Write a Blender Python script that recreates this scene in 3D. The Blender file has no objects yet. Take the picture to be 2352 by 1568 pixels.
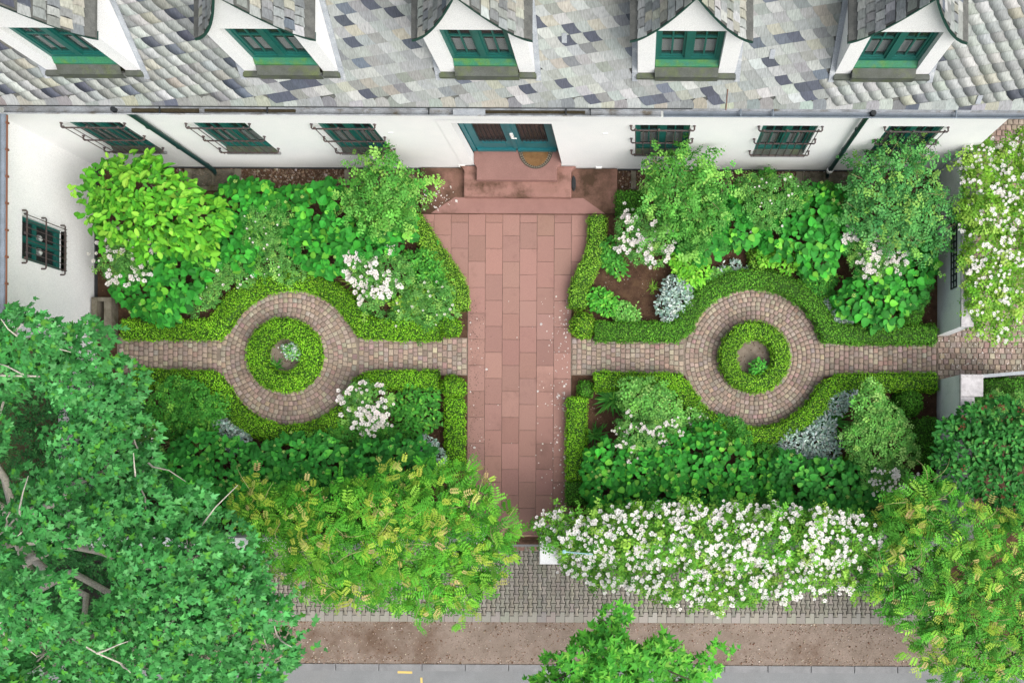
import bpy, math, random
import numpy as np
from mathutils import Matrix, Vector
random.seed(7); rng = np.random.default_rng(11)
S = bpy.context.scene; COL = S.collection
# ---------------------------------------------------------------- camera, sky, sun, exposure
EPS = 0.005; H = 21.0
cd = bpy.data.cameras.new('camera'); cam = bpy.data.objects.new('camera', cd); COL.objects.link(cam)
cam.location = (0, 0, H); cam.rotation_euler = (0, 0, EPS)
cd.sensor_width = 36; cd.lens = 36*2100/2352; cd.shift_x = -287/2352; cd.shift_y = 256/2352
cd.clip_end = 2000; S.camera = cam
SUN_EL, SUN_AZ = math.radians(52), math.radians(128)     # azimuth clockwise from north (+Y)
w = bpy.data.worlds.new('World'); S.world = w; w.use_nodes = True
nt = w.node_tree; bg = nt.nodes['Background']; sk = nt.nodes.new('ShaderNodeTexSky')
sk.sky_type = 'NISHITA'; sk.sun_disc = False; sk.sun_elevation = SUN_EL; sk.sun_rotation = SUN_AZ
sk.air_density = 0.7; sk.dust_density = 6.0; sk.ozone_density = 1.0
hs = nt.nodes.new('ShaderNodeHueSaturation'); hs.inputs['Saturation'].default_value = .45; nt.links.new(sk.outputs[0], hs.inputs['Color']); nt.links.new(hs.outputs[0], bg.inputs[0]); bg.inputs[1].default_value = 0.15
sl = bpy.data.lights.new('sun', 'SUN'); so = bpy.data.objects.new('sun', sl); COL.objects.link(so)
sl.energy = 1.0; sl.angle = math.radians(60); sl.color = (1.0, 0.95, 0.88)
sd = Vector((math.sin(SUN_AZ)*math.cos(SUN_EL), math.cos(SUN_AZ)*math.cos(SUN_EL), math.sin(SUN_EL)))
so.rotation_euler = sd.to_track_quat('Z', 'Y').to_euler(); so.location = (10, 10, 30)
vs = S.view_settings; vs.view_transform = 'Standard'; vs.look = 'None'; vs.exposure = 0.68; vs.gamma = 1; vs.use_curve_mapping = False
S.render.engine = 'CYCLES'; S.cycles.max_bounces = 7; S.cycles.use_denoising = True
S.cycles.transparent_max_bounces = 8

def W(px, py, z=0.0):
    "ground measurement of the photograph -> metres, at height z"
    k = (H - z)/H/100; cx = (px - 1463)*k; cy = (1040 - py)*k
    return (cx*math.cos(EPS) - cy*math.sin(EPS), cx*math.sin(EPS) + cy*math.cos(EPS), z)
def in_view(p):
    c, s = math.cos(EPS), math.sin(EPS); k = 100*H/(H - p[2])
    x = 1463 + (p[0]*c + p[1]*s)*k; y = 1040 - (-p[0]*s + p[1]*c)*k
    return -10 < x < 2362 and -10 < y < 1578

# ---------------------------------------------------------------- materials
def srgb(r, g, b):
    f = lambda c: (c/255/12.92 if c/255 <= .04045 else ((c/255 + .055)/1.055)**2.4)
    return np.array((f(r), f(g), f(b)))
class NT:
    def __init__(s, name):
        s.m = bpy.data.materials.new(name); s.m.use_nodes = True; s.t = s.m.node_tree
        s.b = s.t.nodes['Principled BSDF']; s.out = s.t.nodes['Material Output']
    def n(s, ty, ins=None, **kw):
        x = s.t.nodes.new(ty)
        for k, v in kw.items(): setattr(x, k, v)
        for k, v in (ins or {}).items(): s.i(x, k, v)
        return x
    def i(s, node, key, v):
        if isinstance(v, bpy.types.NodeSocket): s.t.links.new(v, node.inputs[key])
        else: node.inputs[key].default_value = v
    def mix(s, a, b, f, mode='MIX'):
        x = s.n('ShaderNodeMix', data_type='RGBA', blend_type=mode)
        for k, v in ((0, f), (6, a), (7, b)):
            if not isinstance(v, bpy.types.NodeSocket) and k and len(v) == 3: v = (*v, 1)
            s.i(x, k, v)
        return x.outputs[2]
    def noise(s, scale, detail=4, vec=None, rough=.6):
        x = s.n('ShaderNodeTexNoise', {'Scale': scale, 'Detail': detail, 'Roughness': rough})
        if vec is not None: s.i(x, 'Vector', vec)
        return x.outputs['Fac']
    def ramp(s, f, a, b, lo=0., hi=1.):
        return s.n('ShaderNodeMapRange', {0: f, 1: a, 2: b, 3: lo, 4: hi}).outputs[0]
    def pos(s): return s.n('ShaderNodeNewGeometry').outputs['Position']
    def bump(s, h, strength=.5, dist=.01):
        s.i(s.b, 'Normal', s.n('ShaderNodeBump', {'Strength': strength, 'Distance': dist, 'Height': h}).outputs[0])
    def base(s, c, rough=.8, spec=.3):
        s.i(s.b, 'Base Color', c if isinstance(c, bpy.types.NodeSocket) else (*c, 1))
        s.b.inputs['Roughness'].default_value = rough; s.b.inputs['Specular IOR Level'].default_value = spec
MATS = {}
def mottled(name, c1, c2, scale=6, fine=60, rough=.85, spec=.25, bump=.3, dist=.004, third=None, tscale=1.2, tlo=.5, thi=.7):
    N = NT(name); p = N.pos()
    c = N.mix(tuple(c1), tuple(c2), N.ramp(N.noise(scale, 5, p), .35, .65))
    if third is not None: c = N.mix(c, tuple(third), N.ramp(N.noise(tscale, 6, p, .65), tlo, thi))
    f = N.noise(fine, 3, p)
    c = N.mix(c, N.n('ShaderNodeCombineColor', {0: N.ramp(f, .3, .7, .75, 1.2), 1: N.ramp(f, .3, .7, .75, 1.2), 2: N.ramp(f, .3, .7, .75, 1.2)}).outputs[0], 1.0, 'MULTIPLY')
    N.base(c, rough, spec); N.bump(f, bump, dist); MATS[name] = N.m; return N.m
def piece(name, rough=.8, spec=.3, scale=40, amp=.25, bump=.3, dist=.003, streak=None, stain=None, sscale=1.5, slo=.5, shi=.72):
    "colour carried by each piece (vertex colour x object colour) with grain"
    N = NT(name); p = N.pos()
    c = N.mix(N.n('ShaderNodeAttribute', attribute_name='Col').outputs['Color'], N.n('ShaderNodeObjectInfo').outputs['Color'], 1.0, 'MULTIPLY')
    v = p
    if streak is not None:
        v = N.n('ShaderNodeMapping', {0: p, 2: streak[0], 3: streak[1]}, vector_type='POINT').outputs[0]
    f = N.noise(scale, 4, v); a, b = 1 - amp, 1 + amp
    g = N.ramp(f, .3, .7, a, b)
    c = N.mix(c, N.n('ShaderNodeCombineColor', {0: g, 1: g, 2: g}).outputs[0], 1.0, 'MULTIPLY')
    if stain is not None: c = N.mix(c, tuple(stain), N.ramp(N.noise(sscale, 7, p, .7), slo, shi, 0, .8))
    N.base(c, rough, spec); N.bump(f, bump, dist); MATS[name] = N.m; return N.m
def leafmat(name, trans=.16, rough=.55, spec=.14):
    N = NT(name)
    c = N.mix(N.n('ShaderNodeAttribute', attribute_name='Col').outputs['Color'], N.n('ShaderNodeObjectInfo').outputs['Color'], 1.0, 'MULTIPLY')
    N.base(c, rough, spec)
    t = N.n('ShaderNodeBsdfTranslucent', {0: c})
    mx = N.n('ShaderNodeMixShader', {0: trans, 1: N.b.outputs[0], 2: t.outputs[0]})
    N.t.links.new(mx.outputs[0], N.out.inputs[0]); MATS[name] = N.m; return N.m
def plain(name, c, rough=.5, spec=.4, metal=0., alpha=1.):
    N = NT(name); N.base(tuple(c), rough, spec); N.b.inputs['Metallic'].default_value = metal; N.b.inputs['Alpha'].default_value = alpha
    MATS[name] = N.m; return N.m
mottled('plaster', (.84, .85, .85), (.79, .81, .815), 1.3, 90, .9, .15, .12, .002, (.72, .75, .75), .6, .6, .85)
mottled('garden_plaster', (.80, .83, .84), (.75, .785, .795), 2, 90, .9, .15, .12, .002, (.5, .55, .54), 1.6, .55, .8)
mottled('coping', (.52, .51, .52), (.38, .37, .38), 9, 120, .95, .15, .6, .004, (.25, .24, .23), 5, .55, .75)
mottled('soil', (.105, .062, .040), (.065, .038, .025), 7, 90, 1, .1, 1, .02, (.14, .085, .05), 2.0, .5, .7)
mottled('field', (.09, .075, .045), (.06, .07, .03), .5, 30, 1, .1, .6, .02)
mottled('asphalt', (.22, .23, .235), (.19, .20, .205), 2, 160, .95, .15, .5, .004, (.21, .215, .215), .8, .5, .75)
mottled('gravel', (.265, .215, .18), (.20, .16, .13), 3, 120, 1, .1, .9, .008, (.10, .058, .036), .55, .56, .74)
mottled('mortar', (.25, .21, .17), (.18, .15, .12), 8, 90, 1, .1, .5, .004)
mottled('paver_joint', (.06, .055, .05), (.04, .04, .035), 8, 90, 1, .1, .5, .004)
mottled('kerb', (.24, .245, .25), (.19, .195, .20), 4, 120, .9, .2, .4, .003)
mottled('concrete', (.22, .20, .16), (.13, .12, .09), 5, 80, .95, .15, .5, .004, (.07, .07, .03), 3, .5, .7)
mottled('step_stone', (.30, .165, .14), (.25, .14, .115), 4, 150, .85, .2, .35, .003, (.075, .043, .026), 1.5, .48, .66)
mottled('landing_stone', (.285, .16, .14), (.25, .14, .122), 3, 150, .85, .2, .35, .003, (.10, .06, .04), 1.2, .6, .8)
mottled('platform_stone', (.22, .12, .095), (.15, .085, .062), 3, 150, .85, .2, .35, .003, (.06, .036, .022), 1.3, .40, .58)
mottled('slate_base', (.12, .125, .115), (.07, .075, .07), 8, 80, .7, .4, .3, .004)
mottled('lead', (.33, .36, .39), (.25, .275, .30), 6, 70, .55, .4, .2, .003, (.5, .52, .52), 7, .56, .72)
mottled('ledge', (.095, .105, .095), (.065, .075, .06), 5, 70, .7, .3, .3, .003, (.10, .13, .05), 3, .5, .7)
mottled('gutter_old', (.33, .36, .39), (.17, .18, .185), 4, 60, .45, .5, .2, .003, (.10, .085, .055), 3, .56, .7)
mottled('gutter_new', (.165, .20, .24), (.13, .16, .19), 5, 60, .45, .5, .15, .003)
mottled('debris', (.06, .05, .03), (.035, .03, .018), 20, 100, 1, .1, .8, .01)
mottled('frame_green', (.012, .125, .105), (.010, .10, .085), 4, 60, .4, .4, .1, .002)
mottled('sill_green', (.03, .16, .12), (.035, .19, .07), 5, 60, .55, .3, .1, .002, (.10, .20, .03), 4, .5, .7)
mottled('door_teal', (.015, .15, .17), (.012, .12, .14), 4, 60, .4, .4, .1, .002)
plain('soffit_green', (.012, .055, .045), .6)
plain('pipe_green', (.006, .032, .03), .45)
mottled('iron', (.055, .05, .055), (.085, .055, .048), 12, 70, .6, .4, .2, .002)
plain('iron_black', (.018, .022, .025), .55)
plain('glass', (.03, .045, .05), .06, .5, 0, .28)
plain('curtain', (.66, .69, .68), .9)
plain('room', (.05, .04, .035), .9)
plain('door_room', (.11, .055, .04), .9)
plain('white_metal', (.8, .8, .78), .4)
plain('rust', (.16, .065, .035), .8)
plain('pale_blue', (.32, .55, .58), .4)
plain('yellow_paint', (.62, .45, .14), .8)
plain('plinth', (.05, .055, .06), .9)
mottled('coir', (.23, .13, .06), (.16, .09, .04), 9, 140, 1, .1, .8, .006)
plain('mat_rubber', (.05, .045, .035), .8); plain('mat_light', (.30, .26, .19), .9)
piece('slab_mat', .85, .2, 120, .22, .35, .003, None, (.10, .055, .045), 1.1, .54, .86)
piece('sett_mat', .85, .2, 70, .28, .5, .004, None, (.085, .07, .055), .7, .6, .85)
piece('paver_mat', .9, .2, 110, .2, .4, .003, None, (.20, .155, .11), .45, .58, .8)
piece('slate_mat', .62, .35, 11, .26, .35, .004, ((.3, .6, .45), (5, 1.0, 1.0)), (.17, .17, .13), 1.6, .62, .82)
piece('stone_mat', .9, .2, 50, .3, .4, .003)
piece('chip_mat', 1, .1, 50, .3, .2, .002)
leafmat('leaf'); leafmat('box_leaf', .15, .6, .12); leafmat('petal', .35, .7, .15)
piece('bark', .95, .1, 30, .35, .7, .006)

# ---------------------------------------------------------------- object helpers
def wloc(o):
    p = Vector((0, 0, 0))
    while o is not None: p += o.location; o = o.parent
    return p
def tag(o, label=None, cat=None, group=None, kind=None):
    if label: o['label'] = label
    if cat: o['category'] = cat
    if group: o['group'] = group
    if kind: o['kind'] = kind
    return o
def thing(name, label, cat, loc, group=None):
    o = bpy.data.objects.new(name, None); o.empty_display_size = .2; COL.objects.link(o); o.location = loc
    return tag(o, label, cat, group)
class MB:
    def __init__(s): s.v = []; s.f = []
    def add(s, vs, fs):
        k = len(s.v); s.v += [tuple(map(float, v)) for v in vs]; s.f += [tuple(i + k for i in f) for f in fs]; return s
    def box(s, x0, x1, y0, y1, z0, z1):
        return s.prism([(x0, y0), (x1, y0), (x1, y1), (x0, y1)], z0, z1)
    def prism(s, poly, z0, z1, c=0.):
        n = len(poly); P = [tuple(p) for p in poly]
        vs = [(x, y, z0) for x, y in P]
        if c:
            cx = sum(p[0] for p in P)/n; cy = sum(p[1] for p in P)/n
            vs += [(x, y, z1 - c) for x, y in P]
            for x, y in P:
                d = math.hypot(x - cx, y - cy) or 1; k = max(0, 1 - 1.3*c/d); vs.append((cx + (x - cx)*k, cy + (y - cy)*k, z1))
        else: vs += [(x, y, z1) for x, y in P]
        r = 2 if c else 1; fs = [tuple(range(n - 1, -1, -1)), tuple(range(r*n, r*n + n))]
        for q in range(r):
            for i in range(n): j = (i + 1) % n; fs.append((q*n + i, q*n + j, q*n + n + j, q*n + n + i))
        return s.add(vs, fs)
    def tube(s, pts, r, n=7, cap=True):
        pts = [Vector(p) for p in pts]; rs = r if hasattr(r, '__len__') else [r]*len(pts); vs = []; fs = []
        for i, p in enumerate(pts):
            t = (pts[min(i + 1, len(pts) - 1)] - pts[max(i - 1, 0)]).normalized()
            a = t.cross(Vector((0, 0, 1)) if abs(t.z) < .9 else Vector((1, 0, 0))).normalized(); b = t.cross(a)
            for k in range(n):
                q = 2*math.pi*k/n; vs.append(p + a*math.cos(q)*rs[i] + b*math.sin(q)*rs[i])
        for i in range(len(pts) - 1):
            for k in range(n): m = (k + 1) % n; fs.append((i*n + k, i*n + m, i*n + n + m, i*n + n + k))
        if cap: fs += [tuple(range(n)), tuple(range((len(pts) - 1)*n, len(pts)*n))]
        return s.add(vs, fs)
    def ball(s, c, r, n=8, m=6, sq=1.):
        vs = [(c[0], c[1], c[2] + r*sq)]; fs = []
        for i in range(1, m):
            a = math.pi*i/m
            for k in range(n): q = 2*math.pi*k/n; vs.append((c[0] + r*math.sin(a)*math.cos(q), c[1] + r*math.sin(a)*math.sin(q), c[2] + r*sq*math.cos(a)))
        vs.append((c[0], c[1], c[2] - r*sq)); L = len(vs) - 1
        for k in range(n):
            j = (k + 1) % n; fs.append((0, 1 + k, 1 + j)); fs.append((L, 1 + (m - 2)*n + j, 1 + (m - 2)*n + k))
            for i in range(m - 2): fs.append((1 + i*n + k, 1 + (i + 1)*n + k, 1 + (i + 1)*n + j, 1 + i*n + j))
        return s.add(vs, fs)
    def panel(s, o, ux, uy, ur, vr, holes, nd=None, depth=0.):
        "rectangle with rectangular holes; reveals go to o + nd*depth"
        us = sorted({*ur, *[h[0] for h in holes], *[h[1] for h in holes]}); vs_ = sorted({*vr, *[h[2] for h in holes], *[h[3] for h in holes]})
        o, ux, uy = Vector(o), Vector(ux), Vector(uy); P = lambda u, v, d=0: o + ux*u + uy*v + (Vector(nd)*d if d else Vector((0, 0, 0)))
        for a, b in zip(us, us[1:]):
            for c, d in zip(vs_, vs_[1:]):
                mu, mv = (a + b)/2, (c + d)/2
                if any(h[0] < mu < h[1] and h[2] < mv < h[3] for h in holes): continue
                s.add([P(a, c), P(b, c), P(b, d), P(a, d)], [(0, 1, 2, 3)])
        if depth:
            for a, b, c, d in holes:
                q = [(a, c), (b, c), (b, d), (a, d)]
                for i in range(4):
                    m, n = q[i], q[(i + 1) % 4]; s.add([P(*m), P(*n), P(*n, depth), P(*m, depth)], [(0, 1, 2, 3)])
        return s
    def build(s, name, mat, parent=None, smooth=False, **tg):
        me = bpy.data.meshes.new(name); L = wloc(parent) if parent else Vector((0, 0, 0))
        me.from_pydata([(x - L.x, y - L.y, z - L.z) for x, y, z in s.v], [], s.f)
        if mat in ('bark',) or mat.endswith('_mat') or mat in ('leaf', 'box_leaf', 'petal'):
            a = me.color_attributes.new('Col', 'FLOAT_COLOR', 'POINT'); a.data.foreach_set('color', np.tile((*tg.pop('col', (1, 1, 1)), 1.0), len(me.vertices)).astype(np.float32))
        me.materials.append(MATS[mat]); me.update()
        if smooth: me.shade_smooth()
        o = bpy.data.objects.new(name, me); COL.objects.link(o)
        if parent: o.parent = parent
        if tg: tag(o, **tg)
        return o
def np_mesh(name, V, F, C, mat, parent=None, kind=None):
    "V (n,3) world, F list of index arrays of equal-width faces"
    L = np.array(wloc(parent)) if parent else np.zeros(3)
    me = bpy.data.meshes.new(name); me.vertices.add(len(V)); me.vertices.foreach_set('co', (V - L).astype(np.float32).ravel())
    loops = np.concatenate([f.ravel() for f in F]); tot = np.concatenate([np.full(len(f), f.shape[1]) for f in F])
    me.loops.add(len(loops)); me.loops.foreach_set('vertex_index', loops.astype(np.int32))
    me.polygons.add(len(tot)); st = np.concatenate(([0], np.cumsum(tot)[:-1]))
    me.polygons.foreach_set('loop_start', st.astype(np.int32)); me.polygons.foreach_set('loop_total', tot.astype(np.int32))
    me.update(calc_edges=True)
    a = me.color_attributes.new('Col', 'FLOAT_COLOR', 'POINT')
    cc = np.ones((len(V), 4), np.float32); cc[:, :3] = C; a.data.foreach_set('color', cc.ravel())
    me.materials.append(MATS[mat]); o = bpy.data.objects.new(name, me); COL.objects.link(o)
    if parent: o.parent = parent
    if kind: o['kind'] = kind
    return o
class T:      # template: verts, faces, per-vertex colour multiplier
    def __init__(s, v, f, m=None):
        s.v = np.array(v, float); s.f = [tuple(x) for x in f]; s.m = np.ones((len(v), 3)) if m is None else np.array(m, float)
        if s.m.ndim == 1: s.m = np.repeat(s.m[:, None], 3, 1)
        s.g = [np.array([x for x in s.f if len(x) == k]) for k in sorted({len(x) for x in s.f})]
        s.me = {}
    def mesh(s, name, mat):
        if (name, mat) not in s.me:
            me = bpy.data.meshes.new(name); me.from_pydata(s.v.tolist(), [], s.f)
            a = me.color_attributes.new('Col', 'FLOAT_COLOR', 'POINT'); c = np.ones((len(s.v), 4), np.float32); c[:, :3] = s.m; a.data.foreach_set('color', c.ravel())
            me.materials.append(MATS[mat]); s.me[(name, mat)] = me
        return s.me[(name, mat)]
def scatter(parent, name, stuff, tm, P, R, SC, C, mat, limit=0, prio=None, ti=None):
    "P (n,3) world, R (n,3,3), SC (n,3), C (n,3); the first `limit` by prio become child objects, the rest one stuff mesh"
    n = len(P)
    if n == 0: return
    SC = np.asarray(SC, float); SC = np.repeat(SC[:, None], 3, 1) if SC.ndim == 1 else SC
    ti = rng.integers(0, len(tm), n) if ti is None else ti
    order = np.argsort(-(prio if prio is not None else rng.random(n)))
    L = np.array(wloc(parent)) if parent else np.zeros(3)
    for i in order[:limit]:
        o = bpy.data.objects.new(name, tm[ti[i]].mesh(name, mat)); COL.objects.link(o); o.parent = parent
        M = Matrix.Identity(4); A = R[i]*SC[i][None, :]
        for r in range(3):
            for c in range(3): M[r][c] = A[r, c]
            M[r][3] = P[i][r] - L[r]
        o.matrix_basis = M; o.color = (*C[i], 1)
    rest = order[limit:]
    if len(rest) == 0: return
    Vs, Cs, Fs, k = [], [], {}, 0
    for t in range(len(tm)):
        q = rest[ti[rest] == t]
        if len(q) == 0: continue
        tt = tm[t]; A = R[q]*SC[q][:, None, :]
        Vs.append((np.einsum('nij,vj->nvi', A, tt.v) + P[q][:, None, :]).reshape(-1, 3)); Cs.append((C[q][:, None, :]*tt.m[None]).reshape(-1, 3))
        off = k + np.arange(len(q))[:, None, None]*len(tt.v)
        for g in tt.g: Fs.setdefault(g.shape[1], []).append((g[None] + off).reshape(-1, g.shape[1]))
        k += len(q)*len(tt.v)
    return np_mesh(stuff, np.concatenate(Vs), [np.concatenate(Fs[s]) for s in sorted(Fs)], np.concatenate(Cs), mat, parent, 'stuff' if parent else None)
def rotz(a):
    a = np.asarray(a, float); R = np.zeros((len(a), 3, 3)); R[:, 0, 0] = np.cos(a); R[:, 0, 1] = -np.sin(a); R[:, 1, 0] = np.sin(a); R[:, 1, 1] = np.cos(a); R[:, 2, 2] = 1
    return R
def tint(base, n, dv=.18, dh=.06):
    b = np.asarray(base, float); k = 1 + rng.normal(0, dv, (n, 1)); c = b*np.clip(k, .45, 1.7)*(1 + rng.normal(0, dh, (n, 3))); return np.clip(c, .004, .95)
def palette(cols, wts, n, dv=.12, dh=.04):
    cols = np.array(cols); i = rng.choice(len(cols), n, p=np.array(wts)/sum(wts)); k = np.clip(1 + rng.normal(0, dv, (n, 1)), .5, 1.6)
    return np.clip(cols[i]*k*(1 + rng.normal(0, dh, (n, 3))), .004, .95)

# ---------------------------------------------------------------- templates
def strip_leaf(ts, hw, fold=.25, curl=.25, mid=1.12, edge=1.0):
    v, f, m = [], [], []
    for t, h in zip(ts, hw):
        z = -curl*t*t
        v += [(t, 0, z), (t, h, z + fold*h), (t, -h, z + fold*h)]; m += [mid, edge, edge]
    for i in range(len(ts) - 1):
        a = 3*i; b = a + 3; f += [(a, b, b + 1, a + 1), (a, a + 2, b + 2, b)]
    return T(v, f, m)
OVAL = [strip_leaf((0, .2, .5, .8, 1), (.02, .20, .27, .17, .0), .3, c, 1.2) for c in (.1, .3, -.1)]
HEART = [strip_leaf((0, .12, .35, .65, .88, 1), (.12, .36, .42, .30, .12, .0), .22, c, 1.18, 1.03) for c in (.12, .3, .0)]
SMALL = [T([(0, 0, 0), (.55, .3, .08), (1, 0, -.1), (.55, -.3, .08)], [(0, 2, 1), (0, 3, 2)], [.95, 1.05, 1.05, 1.05]), T([(0, 0, 0), (.5, .33, .0), (1, 0, .1), (.5, -.33, .1)], [(0, 2, 1), (0, 3, 2)])]
def palmate(lob, sharp):
    v = [(.12, 0, .03)]; m = [1.12]
    out = [(0., .0)]
    n = len(lob); angs = np.linspace(-125, 125, n)
    for i, (a, l) in enumerate(zip(angs, lob)):
        a = math.radians(a); wd = .2 if sharp else .3
        if i: out.append((math.radians(angs[i] - (angs[1] - angs[0])/2), .30 if sharp else .36))
        out += [(a - wd, l*.62), (a, l), (a + wd, l*.62)]
    for a, r in out[1:]:
        z = -.16*r*r + (.05 if abs(r) < .4 else 0) - .02*math.cos(3*a); v.append((.12 + r*math.cos(a)*.9, r*math.sin(a)*.9, z)); m.append(1.0 if r > .5 else .92)
    k = len(v) - 1
    return T(v, [(0, i, i + 1) for i in range(1, k)] + [(0, k, 1)], m)
FIG = [palmate((.42, .62, .85, .62, .42), False), palmate((.38, .66, .92, .58, .45), False)]
MAPLE = [palmate((.35, .7, .9, .7, .35), True), palmate((.4, .66, .95, .72, .38), True)]
def pinnate(n, spread, droop, ll=.26, wd=.2):
    v, f = [], []
    def leaf(x, y, a, l, z):
        k = len(v); c, s_ = math.cos(a), math.sin(a)
        for (p, q, h) in ((0, 0, 0), (.5*l, wd*l, .05*l), (l, 0, -.12*l), (.5*l, -wd*l, .05*l)): v.append((x + p*c - q*s_, y + p*s_ + q*c, z + h))
        f.extend([(k, k + 2, k + 1), (k, k + 3, k + 2)])
    for i in range(n):
        t = .15 + .75*i/n
        for sg in (-1, 1): leaf(t, 0, sg*spread, ll*(1 - .3*abs(t - .45)), -droop*t*t)
    leaf(.9, 0, 0, .22, -droop*.81)
    k = len(v); v += [(0, .008, 0), (0, -.008, 0), (.9, 0, -droop*.81)]; f.append((k, k + 1, k + 2))
    return T(v, f)
PINN = [pinnate(5, 1.15, .2, .34), pinnate(5, 1.0, .4, .36), pinnate(4, 1.25, 0, .36)]
ROSEL = [pinnate(2, 1.0, .1, .48, .33), pinnate(2, 1.25, .3, .5, .34), pinnate(1, 1.2, .1, .6, .34)]
def strap(b):
    v, f = [], []
    for i in range(6):
        t = i/5; a = b*t; x = math.sin(a)/b if b else t; z = (1 - math.cos(a))/b if b else 0; h = .035*(1 - t**3)
        v += [(x, h, -z), (x, -h, -z)]
    for i in range(5): f.append((2*i, 2*i + 2, 2*i + 3, 2*i + 1))
    return T(v, f)
STRAP = [strap(1.3), strap(1.9), strap(.7)]
def bloom(seed, n1=5, n2=4):
    r = random.Random(seed); v, f, m = [], [], []
    for ring, (n, rad, z, tilt) in enumerate(((n1, .5, .0, .12), (n2, .34, .12, .3))):
        for i in range(n):
            a = 2*math.pi*(i + .5*ring)/n + r.uniform(-.2, .2); k = len(v); w_ = .75
            for da, q, h in ((0, .06, .04), (-w_*.8, rad*.7, tilt*.7), (-.3, rad, tilt + r.uniform(-.05, .1)), (.3, rad, tilt + r.uniform(-.05, .1)), (w_*.8, rad*.7, tilt*.7)):
                v.append((q*math.cos(a + da), q*math.sin(a + da), z + h)); m.append((.97, .93, .9) if q < .1 else (1, 1, 1))
            f += [(k, k + 1, k + 2), (k, k + 2, k + 3), (k, k + 3, k + 4)]
    return T(v, f, m)
BLOOM = [bloom(i) for i in range(4)]
def pompom():
    mb = MB()
    rr = random.Random(3)
    for i in range(14):
        a = rr.uniform(0, 6.28); q = math.sqrt(rr.random())*.42; x, y = q*math.cos(a), q*math.sin(a); z = .22 - .5*q*q
        s = .14; mb.add([(x - s, y, z - .05), (x, y - s, z - .05), (x + s, y, z - .05), (x, y + s, z - .05), (x, y, z + .08)], [(0, 1, 4), (1, 2, 4), (2, 3, 4), (3, 0, 4)])
    return T(mb.v, mb.f)
POM = [pompom()]
def chunk(seed, n=5):
    r = random.Random(seed); v = [(0, 0, .5)]; f = []
    for i in range(n): a = 2*math.pi*i/n + r.uniform(-.3, .3); v.append((math.cos(a)*r.uniform(.4, .55), math.sin(a)*r.uniform(.35, .5), r.uniform(.15, .3)))
    for i in range(n): v.append((v[1 + i][0]*1.05, v[1 + i][1]*1.05, -.3))
    for i in range(n): j = (i + 1) % n; f += [(0, 1 + i, 1 + j), (1 + i, 1 + n + i, 1 + n + j, 1 + j)]
    return T(v, f)
CHUNK = [chunk(i, 5 + i % 3) for i in range(5)]
PETAL = [T([(-.5, -.2, 0), (0, -.5, .1), (.5, -.1, .05), (.4, .4, .1), (-.3, .4, .02)], [(0, 1, 2, 3, 4)])]

# ---------------------------------------------------------------- SETTING
def sheet(name, mat, x0, x1, y0, y1, z, thick=.1):
    return MB().box(x0, x1, y0, y1, z - thick, z).build(name, mat, kind='structure')
sheet('ground', 'field', -250, 250, -250, 250, -.32)
soil = sheet('garden_soil', 'soil', -12.42, 6.88, -2.0, 6.5, 0, .4)
sheet('east_soil', 'soil', 7.05, 16, -4.2, 1.55, -.005, .4)
road = sheet('road', 'asphalt', -60, 60, -13, -5.02, -.235, .06)
strip = sheet('gravel_verge', 'gravel', -60, 60, -4.92, -3.92, -.16, .1)

# --- slab path
path = MB().add([(-5.03, 5.47, 0.003), (-3.905, 3.80, .003), (-3.905, -1.87, .003), (-1.52, -1.87, .003), (-1.52, 3.8, .003), (-.82, 5.47, .003)], [(0, 1, 2, 3, 4, 5)]).build('garden_path', 'mortar', kind='structure')
def clip(poly, a, b):      # keep the left side of a->b
    out = []; s = lambda p: (b[0] - a[0])*(p[1] - a[1]) - (b[1] - a[1])*(p[0] - a[0])
    for i in range(len(poly)):
        p, q = poly[i], poly[(i + 1) % len(poly)]; sp, sq = s(p), s(q)
        if sp >= 0: out.append(p)
        if sp*sq < 0: t = sp/(sp - sq); out.append((p[0] + (q[0] - p[0])*t, p[1] + (q[1] - p[1])*t))
    return out
CW, RL, GAP = .3945, .595, .0035
for c in range(-3, 9):
    xa = -3.895 + CW*c; off = 4.97 if c % 2 == 0 else 4.97 - RL/2 - .0
    for k in range(-2, 14):
        y1 = off + RL - RL*(k + 1) + RL; y0 = y1 - RL
        y1c, y0c = min(y1, 5.46), max(y0, -1.87)
        if y1c - y0c < .03: continue
        p = [(xa + GAP, y0c + GAP), (xa + CW - GAP, y0c + GAP), (xa + CW - GAP, y1c - GAP), (xa + GAP, y1c - GAP)]
        if c < 0 or c > 5:
            if y0c < 3.7: 
                p = clip(p, (5, 3.78), (-9, 3.78)) if False else [(x, max(y, 3.80)) for x, y in p]
                if max(q[1] for q in p) - 3.80 < .03: continue
        if c < 0: p = clip(p, (-3.91, 3.80), (-5.22, 5.47)) if False else clip(p, (-5.02, 5.47), (-3.90, 3.79)) 
        if c > 5: p = clip(p, (-1.52, 3.79), (-.85, 5.47))
        if len(p) < 3: continue
        dz = rng.normal(0, .0012); base = np.array((.285, .168, .142))*(1 + rng.normal(0, .06))*(1 + rng.normal(0, .012, 3))
        if y0c < .5: base = base*np.array((.95, .93, .93))  # slabs towards the street tinted darker, standing in for shade between plants
        o = MB().prism(p, .0, .022 + dz, .004).build('slab', 'slab_mat', path); o.color = (*base, 1)

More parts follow.
